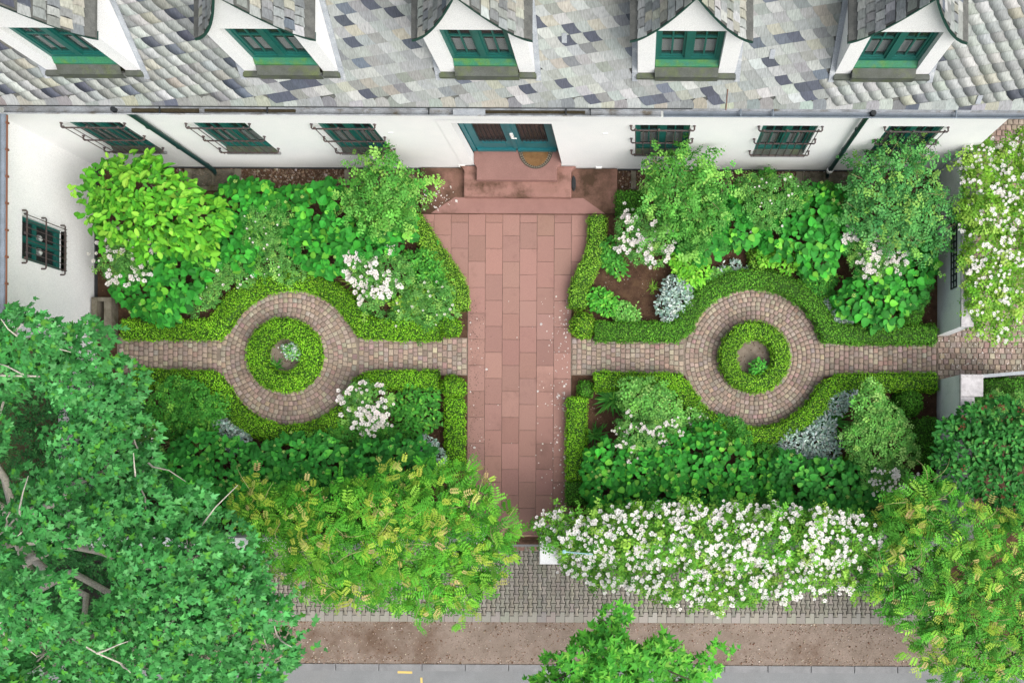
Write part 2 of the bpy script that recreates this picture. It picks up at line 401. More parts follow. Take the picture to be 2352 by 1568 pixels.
# --- setts
def sett_t(seed):
    r = random.Random(seed); c = .5; q = [(-c + r.uniform(0, .06), -c + r.uniform(0, .06)), (c - r.uniform(0, .06), -c + r.uniform(0, .06)), (c - r.uniform(0, .06), c - r.uniform(0, .06)), (-c + r.uniform(0, .06), c - r.uniform(0, .06))]
    v = [(x, y, 0) for x, y in q] + [(x, y, .75) for x, y in q] + [(x*.8, y*.8, 1 + r.uniform(-.05, .05)) for x, y in q]
    f = [(8, 9, 10, 11)]
    for l in (0, 4):
        for i in range(4): j = (i + 1) % 4; f.append((l + i, l + j, l + 4 + j, l + 4 + i))
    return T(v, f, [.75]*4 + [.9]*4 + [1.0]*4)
SETT = [sett_t(i) for i in range(6)]
SETC = [(.30, .235, .19), (.325, .265, .21), (.355, .30, .235), (.275, .215, .18), (.30, .255, .215), (.38, .33, .255), (.30, .225, .19)]
SETW = [5, 4, 1.2, 4, 3, .5, 3]
def sett_field(parent, items, limit):
    A = np.array(items); n = len(A); P = np.c_[A[:, 0], A[:, 1], np.zeros(n)]; SC = np.c_[A[:, 3]*(1 + rng.normal(0, .03, n)), A[:, 4]*(1 + rng.normal(0, .03, n)), .024 + rng.normal(0, .002, n)]
    view = np.array([in_view(p) for p in P]); hide = A[:, 5] if A.shape[1] > 5 else np.zeros(n)
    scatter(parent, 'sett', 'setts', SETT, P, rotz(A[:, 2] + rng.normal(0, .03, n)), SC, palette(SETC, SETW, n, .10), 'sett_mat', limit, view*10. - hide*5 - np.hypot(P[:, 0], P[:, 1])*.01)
def ring_setts(c, r0, r1, pitch=.1075):
    out = []; nr = round((r1 - r0)/pitch); dr = (r1 - r0)/nr
    for i in range(nr):
        r = r0 + (i + .5)*dr; n = round(2*math.pi*r/(.108 if i < nr - 1 else .13)); ph = random.random()
        for k in range(n):
            a = 2*math.pi*(k + ph)/n; out.append((c[0] + r*math.cos(a), c[1] + r*math.sin(a), a, dr*.93, 2*math.pi*r/n*.92, 0))
    return out
def strip_setts(x0, x1, yc, wd, cx=None, cr=0, pitch=.112, hidef=None):
    out = []; n = round((x1 - x0)/pitch); dx = (x1 - x0)/n
    for i in range(n):
        x = x0 + (i + .5)*dx; m = random.choice((6, 7, 7, 8)) ; ys = np.cumsum(np.r_[0, 1 + rng.normal(0, .12, m)]); ys = ys/ys[-1]*wd - wd/2
        for a, b in zip(ys, ys[1:]):
            y = yc + (a + b)/2
            if cx and math.hypot(x - cx[0], y - cx[1]) < cr + .03: continue
            out.append((x, y, 0, dx*.92, (b - a)*.92, 1. if hidef and hidef(x, y) else 0.))
    return out
CL = W(664, 819)[:2]; CR = W(1733, 822)[:2]; CLi = W(648, 815)[:2]; CRi = W(1735, 819)[:2]
yL = W(900, 818)[1]; yR = W(1440, 819)[1]; PWD = .83
pl = MB(); seg = 48
def disc(mb, c, r, z): mb.add([(c[0] + r*math.cos(2*math.pi*i/seg), c[1] + r*math.sin(2*math.pi*i/seg), z) for i in range(seg)], [tuple(range(seg))])
left_path = MB().add([(-11.95, yL - .43, .002), (-3.91, yL - .43, .002), (-3.91, yL + .43, .002), (-11.95, yL + .43, .002)], [(0, 1, 2, 3)])
disc(left_path, CL, 1.62, .004); lp = left_path.build('cobbled_path', 'mortar', kind='structure')
right_path = MB().add([(-1.515, yR - .43, .002), (6.87, yR - .43, .002), (6.87, yR + .43, .002), (-1.515, yR + .43, .002)], [(0, 1, 2, 3)])
disc(right_path, CR, 1.64, .004); rp = right_path.build('cobbled_path', 'mortar', kind='structure')
sett_field(lp, ring_setts(CL, .80, 1.57) + strip_setts(-11.9, -3.92, yL, PWD, CL, 1.57, hidef=lambda x, y: x < -11.3), 300)
sett_field(rp, ring_setts(CR, .78, 1.60) + strip_setts(-1.505, 6.86, yR, PWD, CR, 1.60), 300)
yard = sheet('cobbled_yard', 'mortar', 6.88, 16, 1.56, 10, .002, .4)
it = []
for i in range(22):
    for j in range(64):
        x, y = 6.95 + i*.128 + (.04 if j % 2 else 0), 1.62 + j*.128
        it.append((x, y, 0, .118, .118, 1. if (y > 2.9 and x < 7.9) or (2.9 < y < 6.6 and x < 8.6) else 0))
sett_field(yard, it, 300)

# --- pavement of dumb-bell pavers, edge row, kerb, road mark
pav = MB().box(-60, 60, -3.93, -2.06, -.35, -.172).build('pavement', 'paver_joint', kind='structure')
pw, phh, am = .107, .197, .017
def bone(half=0):
    ys = np.linspace(-.5, .5, 9)*phh; prof = lambda y: pw/2 + am*math.cos(2*math.pi*y/phh)*-1
    L = [(-prof(y) + .0065, y) for y in ys]; R_ = [(prof(y) - .0065, y) for y in ys[::-1]]
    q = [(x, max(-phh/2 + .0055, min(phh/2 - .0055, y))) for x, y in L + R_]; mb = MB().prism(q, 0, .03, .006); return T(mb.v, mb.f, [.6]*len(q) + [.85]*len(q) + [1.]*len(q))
BONE = [bone()]
it = []; c0 = -9.3
for i in range(int(20.5/pw)):
    for j in range(12):
        x = c0 + i*pw; y = -2.1 - phh*j - (phh/2 if i % 2 else 0)
        if y < -3.72: continue
        it.append((x, y))
A = np.array(it); n = len(A); P = np.c_[A, np.full(n, -.178) + rng.normal(0, .0015, n)]
def pav_hidden(x, y):
    q = (1463 + x*100, 1040 - y*100)
    return (q[0] < 660) or (q[0] > 2050) or (q[1] < 1320 and 560 < q[0] < 1130) or (q[1] < 1350 and q[0] > 1330) or (q[1] < 1290 and q[0] > 1240)
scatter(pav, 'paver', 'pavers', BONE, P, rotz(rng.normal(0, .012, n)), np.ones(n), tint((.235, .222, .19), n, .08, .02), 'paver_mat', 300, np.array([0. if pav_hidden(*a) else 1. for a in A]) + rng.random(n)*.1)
for i in range(94):
    x = -9.3 - pw/2 + i*pw*2
    o = MB().prism([(x + .004, -3.92), (x + 2*pw - .004, -3.92), (x + 2*pw - .004, -3.684), (x + pw + .004, -3.684), (x + pw - .004, -3.782), (x + .004, -3.782)], -.18, -.148).build('edge_paver', 'paver_mat', pav); o.color = (*tint((.27, .258, .23), 1, .07, .02)[0], 1)
kb = MB().box(-60, 60, -5.03, -4.91, -.36, -.19).build('kerb', 'paver_joint', kind='structure')
for i in range(-9, 17):
    x0 = -2.2 + i*.98 if False else -7.95 + (i)*1.0
    o = MB().prism([(x0 + .006, -5.06), (x0 + .994, -5.06), (x0 + .994, -4.90), (x0 + .006, -4.90)], -.34, -.135 + rng.normal(0, .002), .012).build('kerb_stone', 'kerb', kb)
for px, py, a, l in ((930, 1543, .02, .34), (968, 1562, 1.5, .14)):
    p = W(px, py, -.23); dx, dy = math.cos(-a)*l/2, math.sin(-a)*l/2; nx, ny = -dy/l*.05, dx/l*.05
    MB().add([(p[0] - dx - nx, p[1] - dy - ny, -.231), (p[0] + dx - nx, p[1] + dy - ny, -.231), (p[0] + dx + nx, p[1] + dy + ny, -.231), (p[0] - dx + nx, p[1] - dy + ny, -.231)], [(0, 1, 2, 3)]).build('road_marking', 'yellow_paint', kind='structure')
# small stones on the verge, mulch on the soil, petals on the path
n = 5200; P = np.c_[rng.uniform(-9, 9, n), np.clip(rng.normal(-4.42, .38, n), -4.9, -3.94), np.full(n, -.158)]
edge = rng.random(n) < .35; P[edge, 1] = np.where(rng.random(edge.sum()) < .5, -4.88 + rng.random(edge.sum())*.16, -3.95 - rng.random(edge.sum())*.2)
tag(scatter(None, 'pebbles', 'pebbles', CHUNK, P, rotz(rng.uniform(0, 6.28, n)), np.clip(rng.lognormal(math.log(.020), .35, n), .01, .045), palette([(.38, .31, .25), (.24, .16, .11), (.14, .08, .05), (.5, .45, .4)], [4, 3, 3, .6], n), 'stone_mat'), 'loose pebbles and dry leaf litter on the verge by the road', 'gravel', None, 'stuff')
n = 26000; P = np.c_[rng.uniform(-12.3, 6.8, n), rng.uniform(-1.9, 6.0, n), np.full(n, .006)]
keep = ~((np.abs(P[:, 1] - (yL + yR)/2) < .46) | ((P[:, 0] > -4.0) & (P[:, 0] < -1.45)) | (np.hypot(P[:, 0] - CL[0], P[:, 1] - CL[1]) < 1.6) | (np.hypot(P[:, 0] - CR[0], P[:, 1] - CR[1]) < 1.64))
keep |= (np.hypot(P[:, 0] - CLi[0], P[:, 1] - CLi[1]) < .45) | (np.hypot(P[:, 0] - CRi[0], P[:, 1] - CRi[1]) < .45)
keep &= ~((P[:, 1] > 3.7) & (P[:, 0] > -5.1) & (P[:, 0] < -.8)); P = P[keep]; n = len(P)
tag(scatter(None, 'mulch', 'mulch', CHUNK, P, rotz(rng.uniform(0, 6.28, n)), np.c_[rng.uniform(.02, .055, n), rng.uniform(.008, .022, n), rng.uniform(.01, .02, n)], palette([(.13, .075, .048), (.075, .043, .03), (.20, .14, .10), (.42, .38, .34)], [4, 4, 2, .35], n), 'chip_mat'), 'brown bark mulch spread over the planting beds', 'mulch', None, 'stuff')
pp = []
for i in range(330):
    u = rng.random()
    if u < .62: x = -1.58 - abs(rng.normal(0, .28)); y = rng.uniform(-1.7, 3.6)
    elif u < .75: x = -3.85 + abs(rng.normal(0, .22)); y = rng.uniform(-1.5, 3.2)
    elif u < .8: x = rng.uniform(-3.8, -1.6); y = rng.uniform(-1.7, 3.6)
    else: x = -4.6 + rng.normal(0, .25); y = 5.75 + rng.normal(0, .15)
    pp.append((x, y, .03 if u < .8 else .165))
P = np.array(pp); n = len(P)
tag(scatter(None, 'petals', 'petals', PETAL, P, rotz(rng.uniform(0, 6.28, n)), np.clip(rng.lognormal(math.log(.024), .45, n), .012, .065), tint((.72, .69, .66), n, .08, .02), 'petal'), 'fallen white rose petals strewn along the edges of the red path', 'petals', None, 'stuff')
P = np.c_[rng.uniform(6.9, 9.2, 420), rng.uniform(1.65, 3.6, 420), np.full(420, .03)]
tag(scatter(None, 'petals', 'petals', PETAL, P, rotz(rng.uniform(0, 6.28, 420)), rng.uniform(.012, .034, 420), tint((.7, .66, .62), 420, .1, .02), 'petal'), 'fallen white petals scattered over the cobbles beyond the wall', 'petals', None, 'stuff')
# dark spots of moss and grit along the left edge of the path
P = np.c_[-3.86 + np.abs(rng.normal(0, .2, 330)), rng.uniform(-.6, 3.5, 330), np.full(330, .023)]
tag(scatter(None, 'grit', 'grit', CHUNK, P, rotz(rng.uniform(0, 6.28, 330)), np.c_[rng.uniform(.008, .024, 330), rng.uniform(.008, .022, 330), np.full(330, .006)], tint((.05, .04, .035), 330, .3), 'chip_mat'), 'dark grit and crumbs along the left edge of the red path', 'grit', None, 'stuff')

# ---------------------------------------------------------------- HOUSE
YW = 6.5
house = thing('house', 'long white house with slate roof, dormers and green windows', 'house', (-2.6, YW, 0))
WIN = [-10.84, -8.36, -5.87, .48, 3.02, 5.52]; wz0, wz1, wh = 1.15, 2.87, .55
DX0, DX1 = -3.71, -1.72
holes = [(c - wh, c + wh, wz0, wz1) for c in WIN] + [(DX0, DX1, .40, 2.94)]
wall = MB().panel((0, YW, 0), (1, 0, 0), (0, 0, 1), (-12.43, 7.16), (-.2, 4.0), holes, (0, 1, 0), .22)
wall.add([(7.16, YW, -.2), (7.16, 12, -.2), (7.16, 12, 4), (7.16, YW, 4)], [(0, 1, 2, 3)])
wall.box(-12.43, 7.16, 6.40, 6.495, 3.86, 3.99)
wall.build('wall', 'plaster', house)
MB().panel((0, YW - .012, 0), (1, 0, 0), (0, 0, 1), (DX0 - .27, DX1 + .25), (.42, 3.12), [(DX0, DX1, .40, 2.94)], (0, 1, 0), .012).build('door_surround', 'plaster', house)
MB().box(-12.40, -4.98, YW - .022, YW - .002, -.1, .07).build('plinth', 'plinth', house); MB().box(-.47, 7.15, YW - .022, YW - .002, -.1, .07).build('plinth', 'plinth', house)
for x, z in ((-5.0 - .05, 2.35), (-.68, 2.38)): MB().box(x - .05, x + .05, YW - .02, YW - .001, z - .02, z + .02).build('wall_fixing', 'curtain', house)
for x, z in ((-4.0, .25), (-.9, .2)): MB().box(x - .07, x + .07, YW - .035, YW - .001, z - .03, z + .03).build('wall_lamp', 'white_metal', house)

def framed_window(part, xc, yp, z0, z1, hw, split=.70, mat='frame_green', curtain=.5, cols=2):
    f = MB(); fw = .07
    f.box(xc - hw, xc - hw + fw, yp - .05, yp + .05, z0, z1).box(xc + hw - fw, xc + hw, yp - .05, yp + .05, z0, z1)
    f.box(xc - hw + fw, xc + hw - fw, yp - .05, yp + .05, z0, z0 + .10).box(xc - hw + fw, xc + hw - fw, yp - .05, yp + .05, z1 - fw, z1)
    f.box(xc - .055, xc + .055, yp - .065, yp + .045, z0 + .10, z1 - fw)
    zs = z0 + (z1 - z0)*split
    for sg in (-1, 1):
        a, b = (xc - hw + fw, xc - .055) if sg < 0 else (xc + .055, xc + hw - fw)
        f.box(a, a + .04, yp - .03, yp + .03, z0 + .10, z1 - fw).box(b - .04, b, yp - .03, yp + .03, z0 + .10, z1 - fw)
        f.box(a + .04, b - .04, yp - .03, yp + .03, z0 + .10, z0 + .15).box(a + .04, b - .04, yp - .03, yp + .03, z1 - fw - .04, z1 - fw)
        f.box(a + .04, b - .04, yp - .022, yp + .022, zs - .02, zs + .02)
        m = (a + b)/2; f.box(m - .015, m + .015, yp - .018, yp + .018, z0 + .15, zs - .02).box(m - .015, m + .015, yp - .018, yp + .018, zs + .02, z1 - fw - .04)
    f.build('window_frame', mat, part)
    zb = z0 + .14
    for sg in (-1, 1):
        a, b = (xc - hw + .10, xc - .08) if sg < 0 else (xc + .08, xc + hw - .10); m = (a + b)/2
        for u0, u1 in ((a, m - .012), (m + .012, b)):
            for q0, q1 in ((zb, zs - .015), (zs + .015, z1 - .09)):
                MB().box(u0, u1, yp - .006, yp + .006, q0, q1).build('pane', 'glass', part)
    MB().box(xc - hw + .08, xc - .07, yp + .055, yp + .065, zb, z0 + (z1 - z0)*curtain).box(xc + .07, xc + hw - .08, yp + .055, yp + .065, zb, z0 + (z1 - z0)*curtain).build('curtain', 'curtain', part)
    r = MB(); r.box(xc - hw, xc + hw, yp + .35, yp + .36, z0, z1).build('room', 'room', part)
def grille(part, xc, yw, z0, zm, z1, hw, sx=1):
    g = MB(); y = yw - .10
    for z in (z0, zm, z1):
        g.tube([(xc - hw, yw + .01, z), (xc - hw, y + .02, z), (xc - hw + .02, y, z), (xc + hw - .02, y, z), (xc + hw, y + .02, z), (xc + hw, yw + .01, z)], .017, 6)
        for s in (-1, 1): g.ball((xc + s*hw, yw - .006, z), .032, 6, 4)
    for i in range(8):
        x = xc - hw*.86 + hw*1.72*i/7; top = z1 + (.05 if i in (0, 3, 7) else .012)
        g.tube([(x, y - .012, z0 - (.05 if i in (0, 3, 7) else .015)), (x, y - .012, top)], .0095, 5)
        if i in (0, 3, 7): g.ball((x, y - .012, top + .02), .032, 6, 4)
    g.build('grille', 'iron', part)
for c in WIN:
    p = MB().box(c - wh - .03, c + wh + .03, YW - .05, YW + .15, wz0 - .06, wz0 - .005).build('window', 'kerb', house)
    framed_window(p, c, YW + .11, wz0 + .14, wz1, wh, .62, curtain=.42)
    MB().add([(c - wh + .01, YW - .04, wz0 + .01), (c + wh - .01, YW - .04, wz0 + .01), (c + wh - .01, YW + .07, wz0 + .15), (c - wh + .01, YW + .07, wz0 + .15), (c - wh + .01, YW - .04, wz0 - .02), (c + wh - .01, YW - .04, wz0 - .02)], [(0, 1, 2, 3), (0, 1, 5, 4)]).build('sill', 'ledge', p)
    grille(p, c, YW, 1.37, 2.11, 2.84, .63)
# door
door = MB().box(DX0, DX1, YW + .33, YW + .36, .46, 2.95).build('door', 'door_room', house)
f = MB(); yd = YW + .31; xm = (DX0 + DX1)/2
f.box(DX0, DX0 + .09, yd - .06, yd + .04, .47, 2.94).box(DX1 - .09, DX1, yd - .06, yd + .04, .47, 2.94).box(DX0 + .09, DX1 - .09, yd - .06, yd + .04, 2.84, 2.94)
f.build('door_frame', 'door_teal', door)
for sg in (-1, 1):
    a, b = (DX0 + .095, xm - .005) if sg < 0 else (xm + .005, DX1 - .095); L = MB()
    L.box(a, a + .15, yd - .03, yd + .02, .48, 2.83).box(b - .15, b, yd - .03, yd + .02, .48, 2.83).box(a + .15, b - .15, yd - .03, yd + .02, .48, 1.05).box(a + .15, b - .15, yd - .03, yd + .02, 2.62, 2.83)
    L.box(a + .02, b - .02, yd - .075, yd - .03, .50, .62); L.box(a + .2, b - .2, yd - .045, yd - .03, .68, .98)
    if sg < 0: L.box(b - .05, b + .05, yd - .05, yd - .03, .64, 2.83)
    L.build('door_leaf', 'door_teal', door)
    MB().box(a + .15, b - .15, yd - .008, yd + .004, 1.05, 2.62).build('pane', 'glass', door)
    g = MB()
    for i in range(7):
        x = a + .18 + (b - a - .36)*i/6; g.tube([(x, yd - .035, 1.06), (x, yd - .035, 2.6)], .008, 5)
    for z in (1.12, 1.2, 2.3, 2.42): g.tube([(a + .15, yd - .035, z), (b - .15, yd - .035, z)], .008, 5)
    for i in range(6):
        x = a + .18 + (b - a - .36)*(i + .5)/6
        for z in (1.16, 2.36): g.ball((x, yd - .035, z), .02, 6, 4)
    g.build('door_grille', 'iron_black', door)
h = MB().box(xm - .02, xm + .05, yd - .075, yd - .05, 1.35, 1.62); h.tube([(xm + .015, yd - .06, 1.5), (xm + .015, yd - .12, 1.5), (xm + .12, yd - .12, 1.5)], .014, 6); h.ball((xm + .015, yd - .1, 2.55), .05, 6, 5, 1.8)
h.build('door_handle', 'white_metal', door)

# roof
SL = math.radians(52); cs, sn = math.cos(SL), math.sin(SL); RY, RZ = 6.43, 4.05
def roofp(u, v, d=0.): return (u, RY + cs*v - sn*d, RZ + sn*v + cs*d)
DORM = [(-10.63, -8.93), (-7.08, -5.39), (-3.56, -1.86), (-.02, 1.72), (3.52, 5.20)]
YD = 6.82; VD = (YD - RY)/cs; ZD = RZ + sn*VD
roof_holes = [(a + .03, b - .03, VD, 3.35) for a, b in DORM]
rf = MB().panel(roofp(0, 0), (1, 0, 0), (0, cs, sn), (-16.5, 10.2), (0, 4.6), roof_holes)
rf.add([roofp(-16.5, 4.6), roofp(10.2, 4.6), (10.2, RY + cs*4.6*2.2, RZ), (-16.5, RY + cs*4.6*2.2, RZ)], [(0, 1, 2, 3)])
rf.box(-16.5, 10.2, RY + .0, RY + .10, RZ - .1, RZ - .012)
roof = rf.build('roof', 'slate_base', house)
sw, sh, tl = .222, .196, .17
def slate_t(seed):
    r = random.Random(seed); w_ = sw*r.uniform(.97, 1.03); n = 6; c = lambda t: .62*sw*(1 - t)**1.9
    Lf = [(c(t), t*sh*1.12) for t in np.linspace(0, 1, n)]; Rt = [(c(t) + w_*1.04, t*sh*1.12) for t in np.linspace(1, 0, n)]
    q = Lf + Rt; v, m = [], []
    lift = lambda x, y: .022*(1 - y/(sh*1.12)) + .012*(1 - x/(sw*1.7))
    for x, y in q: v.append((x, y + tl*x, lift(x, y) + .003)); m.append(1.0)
    for x, y in q: v.append((x, y + tl*x, lift(x, y) - .016)); m.append(.3)  # edge colour darkened to draw joint lines that shading leaves too thin
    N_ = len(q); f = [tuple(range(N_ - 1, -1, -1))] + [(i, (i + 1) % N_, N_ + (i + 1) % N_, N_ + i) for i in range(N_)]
    return T(v, f, m)
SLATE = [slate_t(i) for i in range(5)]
SLC = [(.27, .295, .28), (.325, .345, .335), (.235, .255, .25), (.295, .295, .25), (.21, .225, .21), (.165, .18, .185), (.062, .072, .095), (.10, .12, .15)]
SLW = [7, 6, 5, 1.2, 3, 1.2, .8, .5]
RB = np.array([[1, 0, 0], [0, cs, -sn], [0, sn, cs]])
P, C, pr = [], [], []
dark = lambda u, v: math.sin(u*1.9 + 3*v) + math.sin(u*4.7 - v*5.1 + 2) + math.sin(u*.8 + 1)
for j in range(-14, 24):
    for i in range(-76, 48):
        u = i*sw + (random.uniform(0, .3)*0 + (j*.37 % 1)*sw); v = j*sh + tl*(u - 0)
        v = v - math.floor((v + 3.5)/1e9)
        if not (-.13 < v + .08 < 4.5 and -16.4 < u < 10): continue
        uc, vc = u + .19, v + .12
        if any(a - .02 < uc < b + .02 and VD - .05 < vc < 3.3 for a, b in DORM): continue
        if v < .0: continue
        P.append(roofp(u, v, .006)); d = dark(u, v); wts = list(SLW)
        if d > 1.35: wts[6] *= 9; wts[7] *= 8
        if u < -9.5: wts[4] *= 2.5; wts[5] *= 3; wts[6] *= 1.6
        C.append(palette(SLC, wts, 1, .09, .02)[0])
        pr.append((1. if in_view(P[-1]) else 0.) - abs(u + 2)*.001)
P = np.array(P); n = len(P)
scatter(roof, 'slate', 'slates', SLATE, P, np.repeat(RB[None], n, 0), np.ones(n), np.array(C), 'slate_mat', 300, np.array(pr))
def fan_t(seed):
    r = random.Random(seed); q = [(0, 0), (.27, 0), (.275, .1), (.25, .2), (.17, .27), (.05, .24), (-.03, .12)]
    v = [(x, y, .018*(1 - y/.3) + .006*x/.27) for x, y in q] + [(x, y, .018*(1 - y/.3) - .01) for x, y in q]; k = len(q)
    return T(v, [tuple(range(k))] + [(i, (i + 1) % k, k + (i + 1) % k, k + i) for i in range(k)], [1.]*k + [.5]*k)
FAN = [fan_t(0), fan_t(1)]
us = np.arange(-16.4, 9.9, .245); P = np.array([roofp(u, -.035, .004) for u in us]); n = len(P)
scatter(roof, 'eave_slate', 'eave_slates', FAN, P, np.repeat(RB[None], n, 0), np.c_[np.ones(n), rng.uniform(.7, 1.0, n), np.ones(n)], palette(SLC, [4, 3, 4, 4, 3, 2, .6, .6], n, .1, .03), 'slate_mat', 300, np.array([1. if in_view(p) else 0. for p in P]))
MB().add([roofp(-16.4, -.10, .0), roofp(10, -.10, .0), roofp(10, .0, .02), roofp(-16.4, .0, .02), roofp(-16.4, -.10, -.012), roofp(10, -.10, -.012)], [(0, 1, 2, 3), (0, 1, 5, 4)]).build('drip_edge', 'gutter_old', roof)
MB().tube([roofp(x, -.03, .05) for x in np.linspace(-12.2, 1.0, 12)], .008, 5).build('eave_rail', 'iron_black', roof)
# gutter
def gutter(x0, x1, mat, r=.086):
    g = MB(); yc, zc = 6.345, 4.0; vs, fs = [], []; n = 9; xs = np.linspace(x0, x1, 9)
    for x in xs:
        for k in range(n): a = math.pi*k/(n - 1); vs.append((x, yc - r*math.cos(a), zc - r*math.sin(a)))
        for k in range(n): a = math.pi*(1 - k/(n - 1)); vs.append((x, yc - (r + .006)*math.cos(a), zc - (r + .006)*math.sin(a)))
    m = 2*n
    for i in range(len(xs) - 1):
        for k in range(m): q = (k + 1) % m; fs.append((i*m + k, i*m + q, i*m + m + q, i*m + m + k))
    g.add(vs, fs); g.tube([(x0, yc - r - .006, zc + .004), (x1, yc - r - .006, zc + .004)], .013, 6); return g.build('gutter', mat, house, True)
ga = gutter(-11.86, .42, 'gutter_old'); gb = gutter(.46, 10.1, 'gutter_new')
for x in (-8.9, -6.9, -3.9, -1.35, -.9): MB().box(x - .012, x + .012, 6.26, 6.44, 4.005, 4.02).build('gutter_bracket', 'iron_black', ga)
for x in (1.9, 2.5, 5.9, 9.0): MB().box(x - .012, x + .012, 6.255, 6.43, 3.985, 4.02).build('gutter_bracket', 'gutter_new', gb)
MB().box(-9.45, -8.2, 6.30, 6.39, 3.94, 3.965).box(-8.1, -6.4, 6.32, 6.37, 3.93, 3.945).box(-3.0, -1.0, 6.32, 6.37, 3.93, 3.945).build('gutter_debris', 'debris', ga)
MB().box(-3.45, -2.85, 6.262, 6.43, 4.006, 4.016).build('gutter_patch', 'lead', ga)
MB().tube([(4.37, 6.345, 4.0), (4.37, 6.345, 3.85)], .055, 10).tube([(4.37, 6.345, 4.004), (4.37, 6.345, 4.01)], .05, 10).build('outlet', 'iron_black', gb)
MB().tube([(-9.78, 6.345, 4.0), (-9.78, 6.345, 3.85)], .05, 10).build('outlet', 'iron_black', ga)
for xt, xb in ((-9.68, -9.70), (4.34, 4.33)):
    d = MB().tube([(xt - .05, 6.345, 3.9), (xt, 6.40, 3.7), (xt, 6.41, 3.5), (xb, 6.41, .35), (xb, 6.40, .12), (xb, 6.30, -.05)], .05, 10).build('downpipe', 'pipe_green', house, True)
    for z in (2.9, 1.7, .42): MB().tube([(xb, 6.41, z), (xb, 6.41, z + .03)], .058, 10).build('pipe_clip', 'pipe_green', d)
    if xt > 0: MB().tube([(xb, 6.41, .28), (xb, 6.41, .38)], .075, 10).build('pipe_collar', 'white_metal', d)
MB().tube([roofp(1.62, v, .035) for v in (.36, .2, .05, -.05)] + [(1.62, 6.36, 4.03)], .009, 5).build('lightning_wire', 'rust', roof)
for u, v in ((-6.95, 1.05), (-1.35, 1.22), (6.2, .1), (2.3, .95)):
    a = MB(); q = [roofp(u, v, .05), roofp(u + .09, v, .05), roofp(u + .10, v + .17, .045), roofp(u + .01, v + .17, .045)]; q2 = [roofp(u, v, .03), roofp(u + .09, v, .03), roofp(u + .1, v + .17, .03), roofp(u + .01, v + .17, .03)]
    a.add(q + q2, [(0, 1, 2, 3), (0, 1, 5, 4), (1, 2, 6, 5), (2, 3, 7, 6), (3, 0, 4, 7)]).build('roof_hook', 'lead', roof)

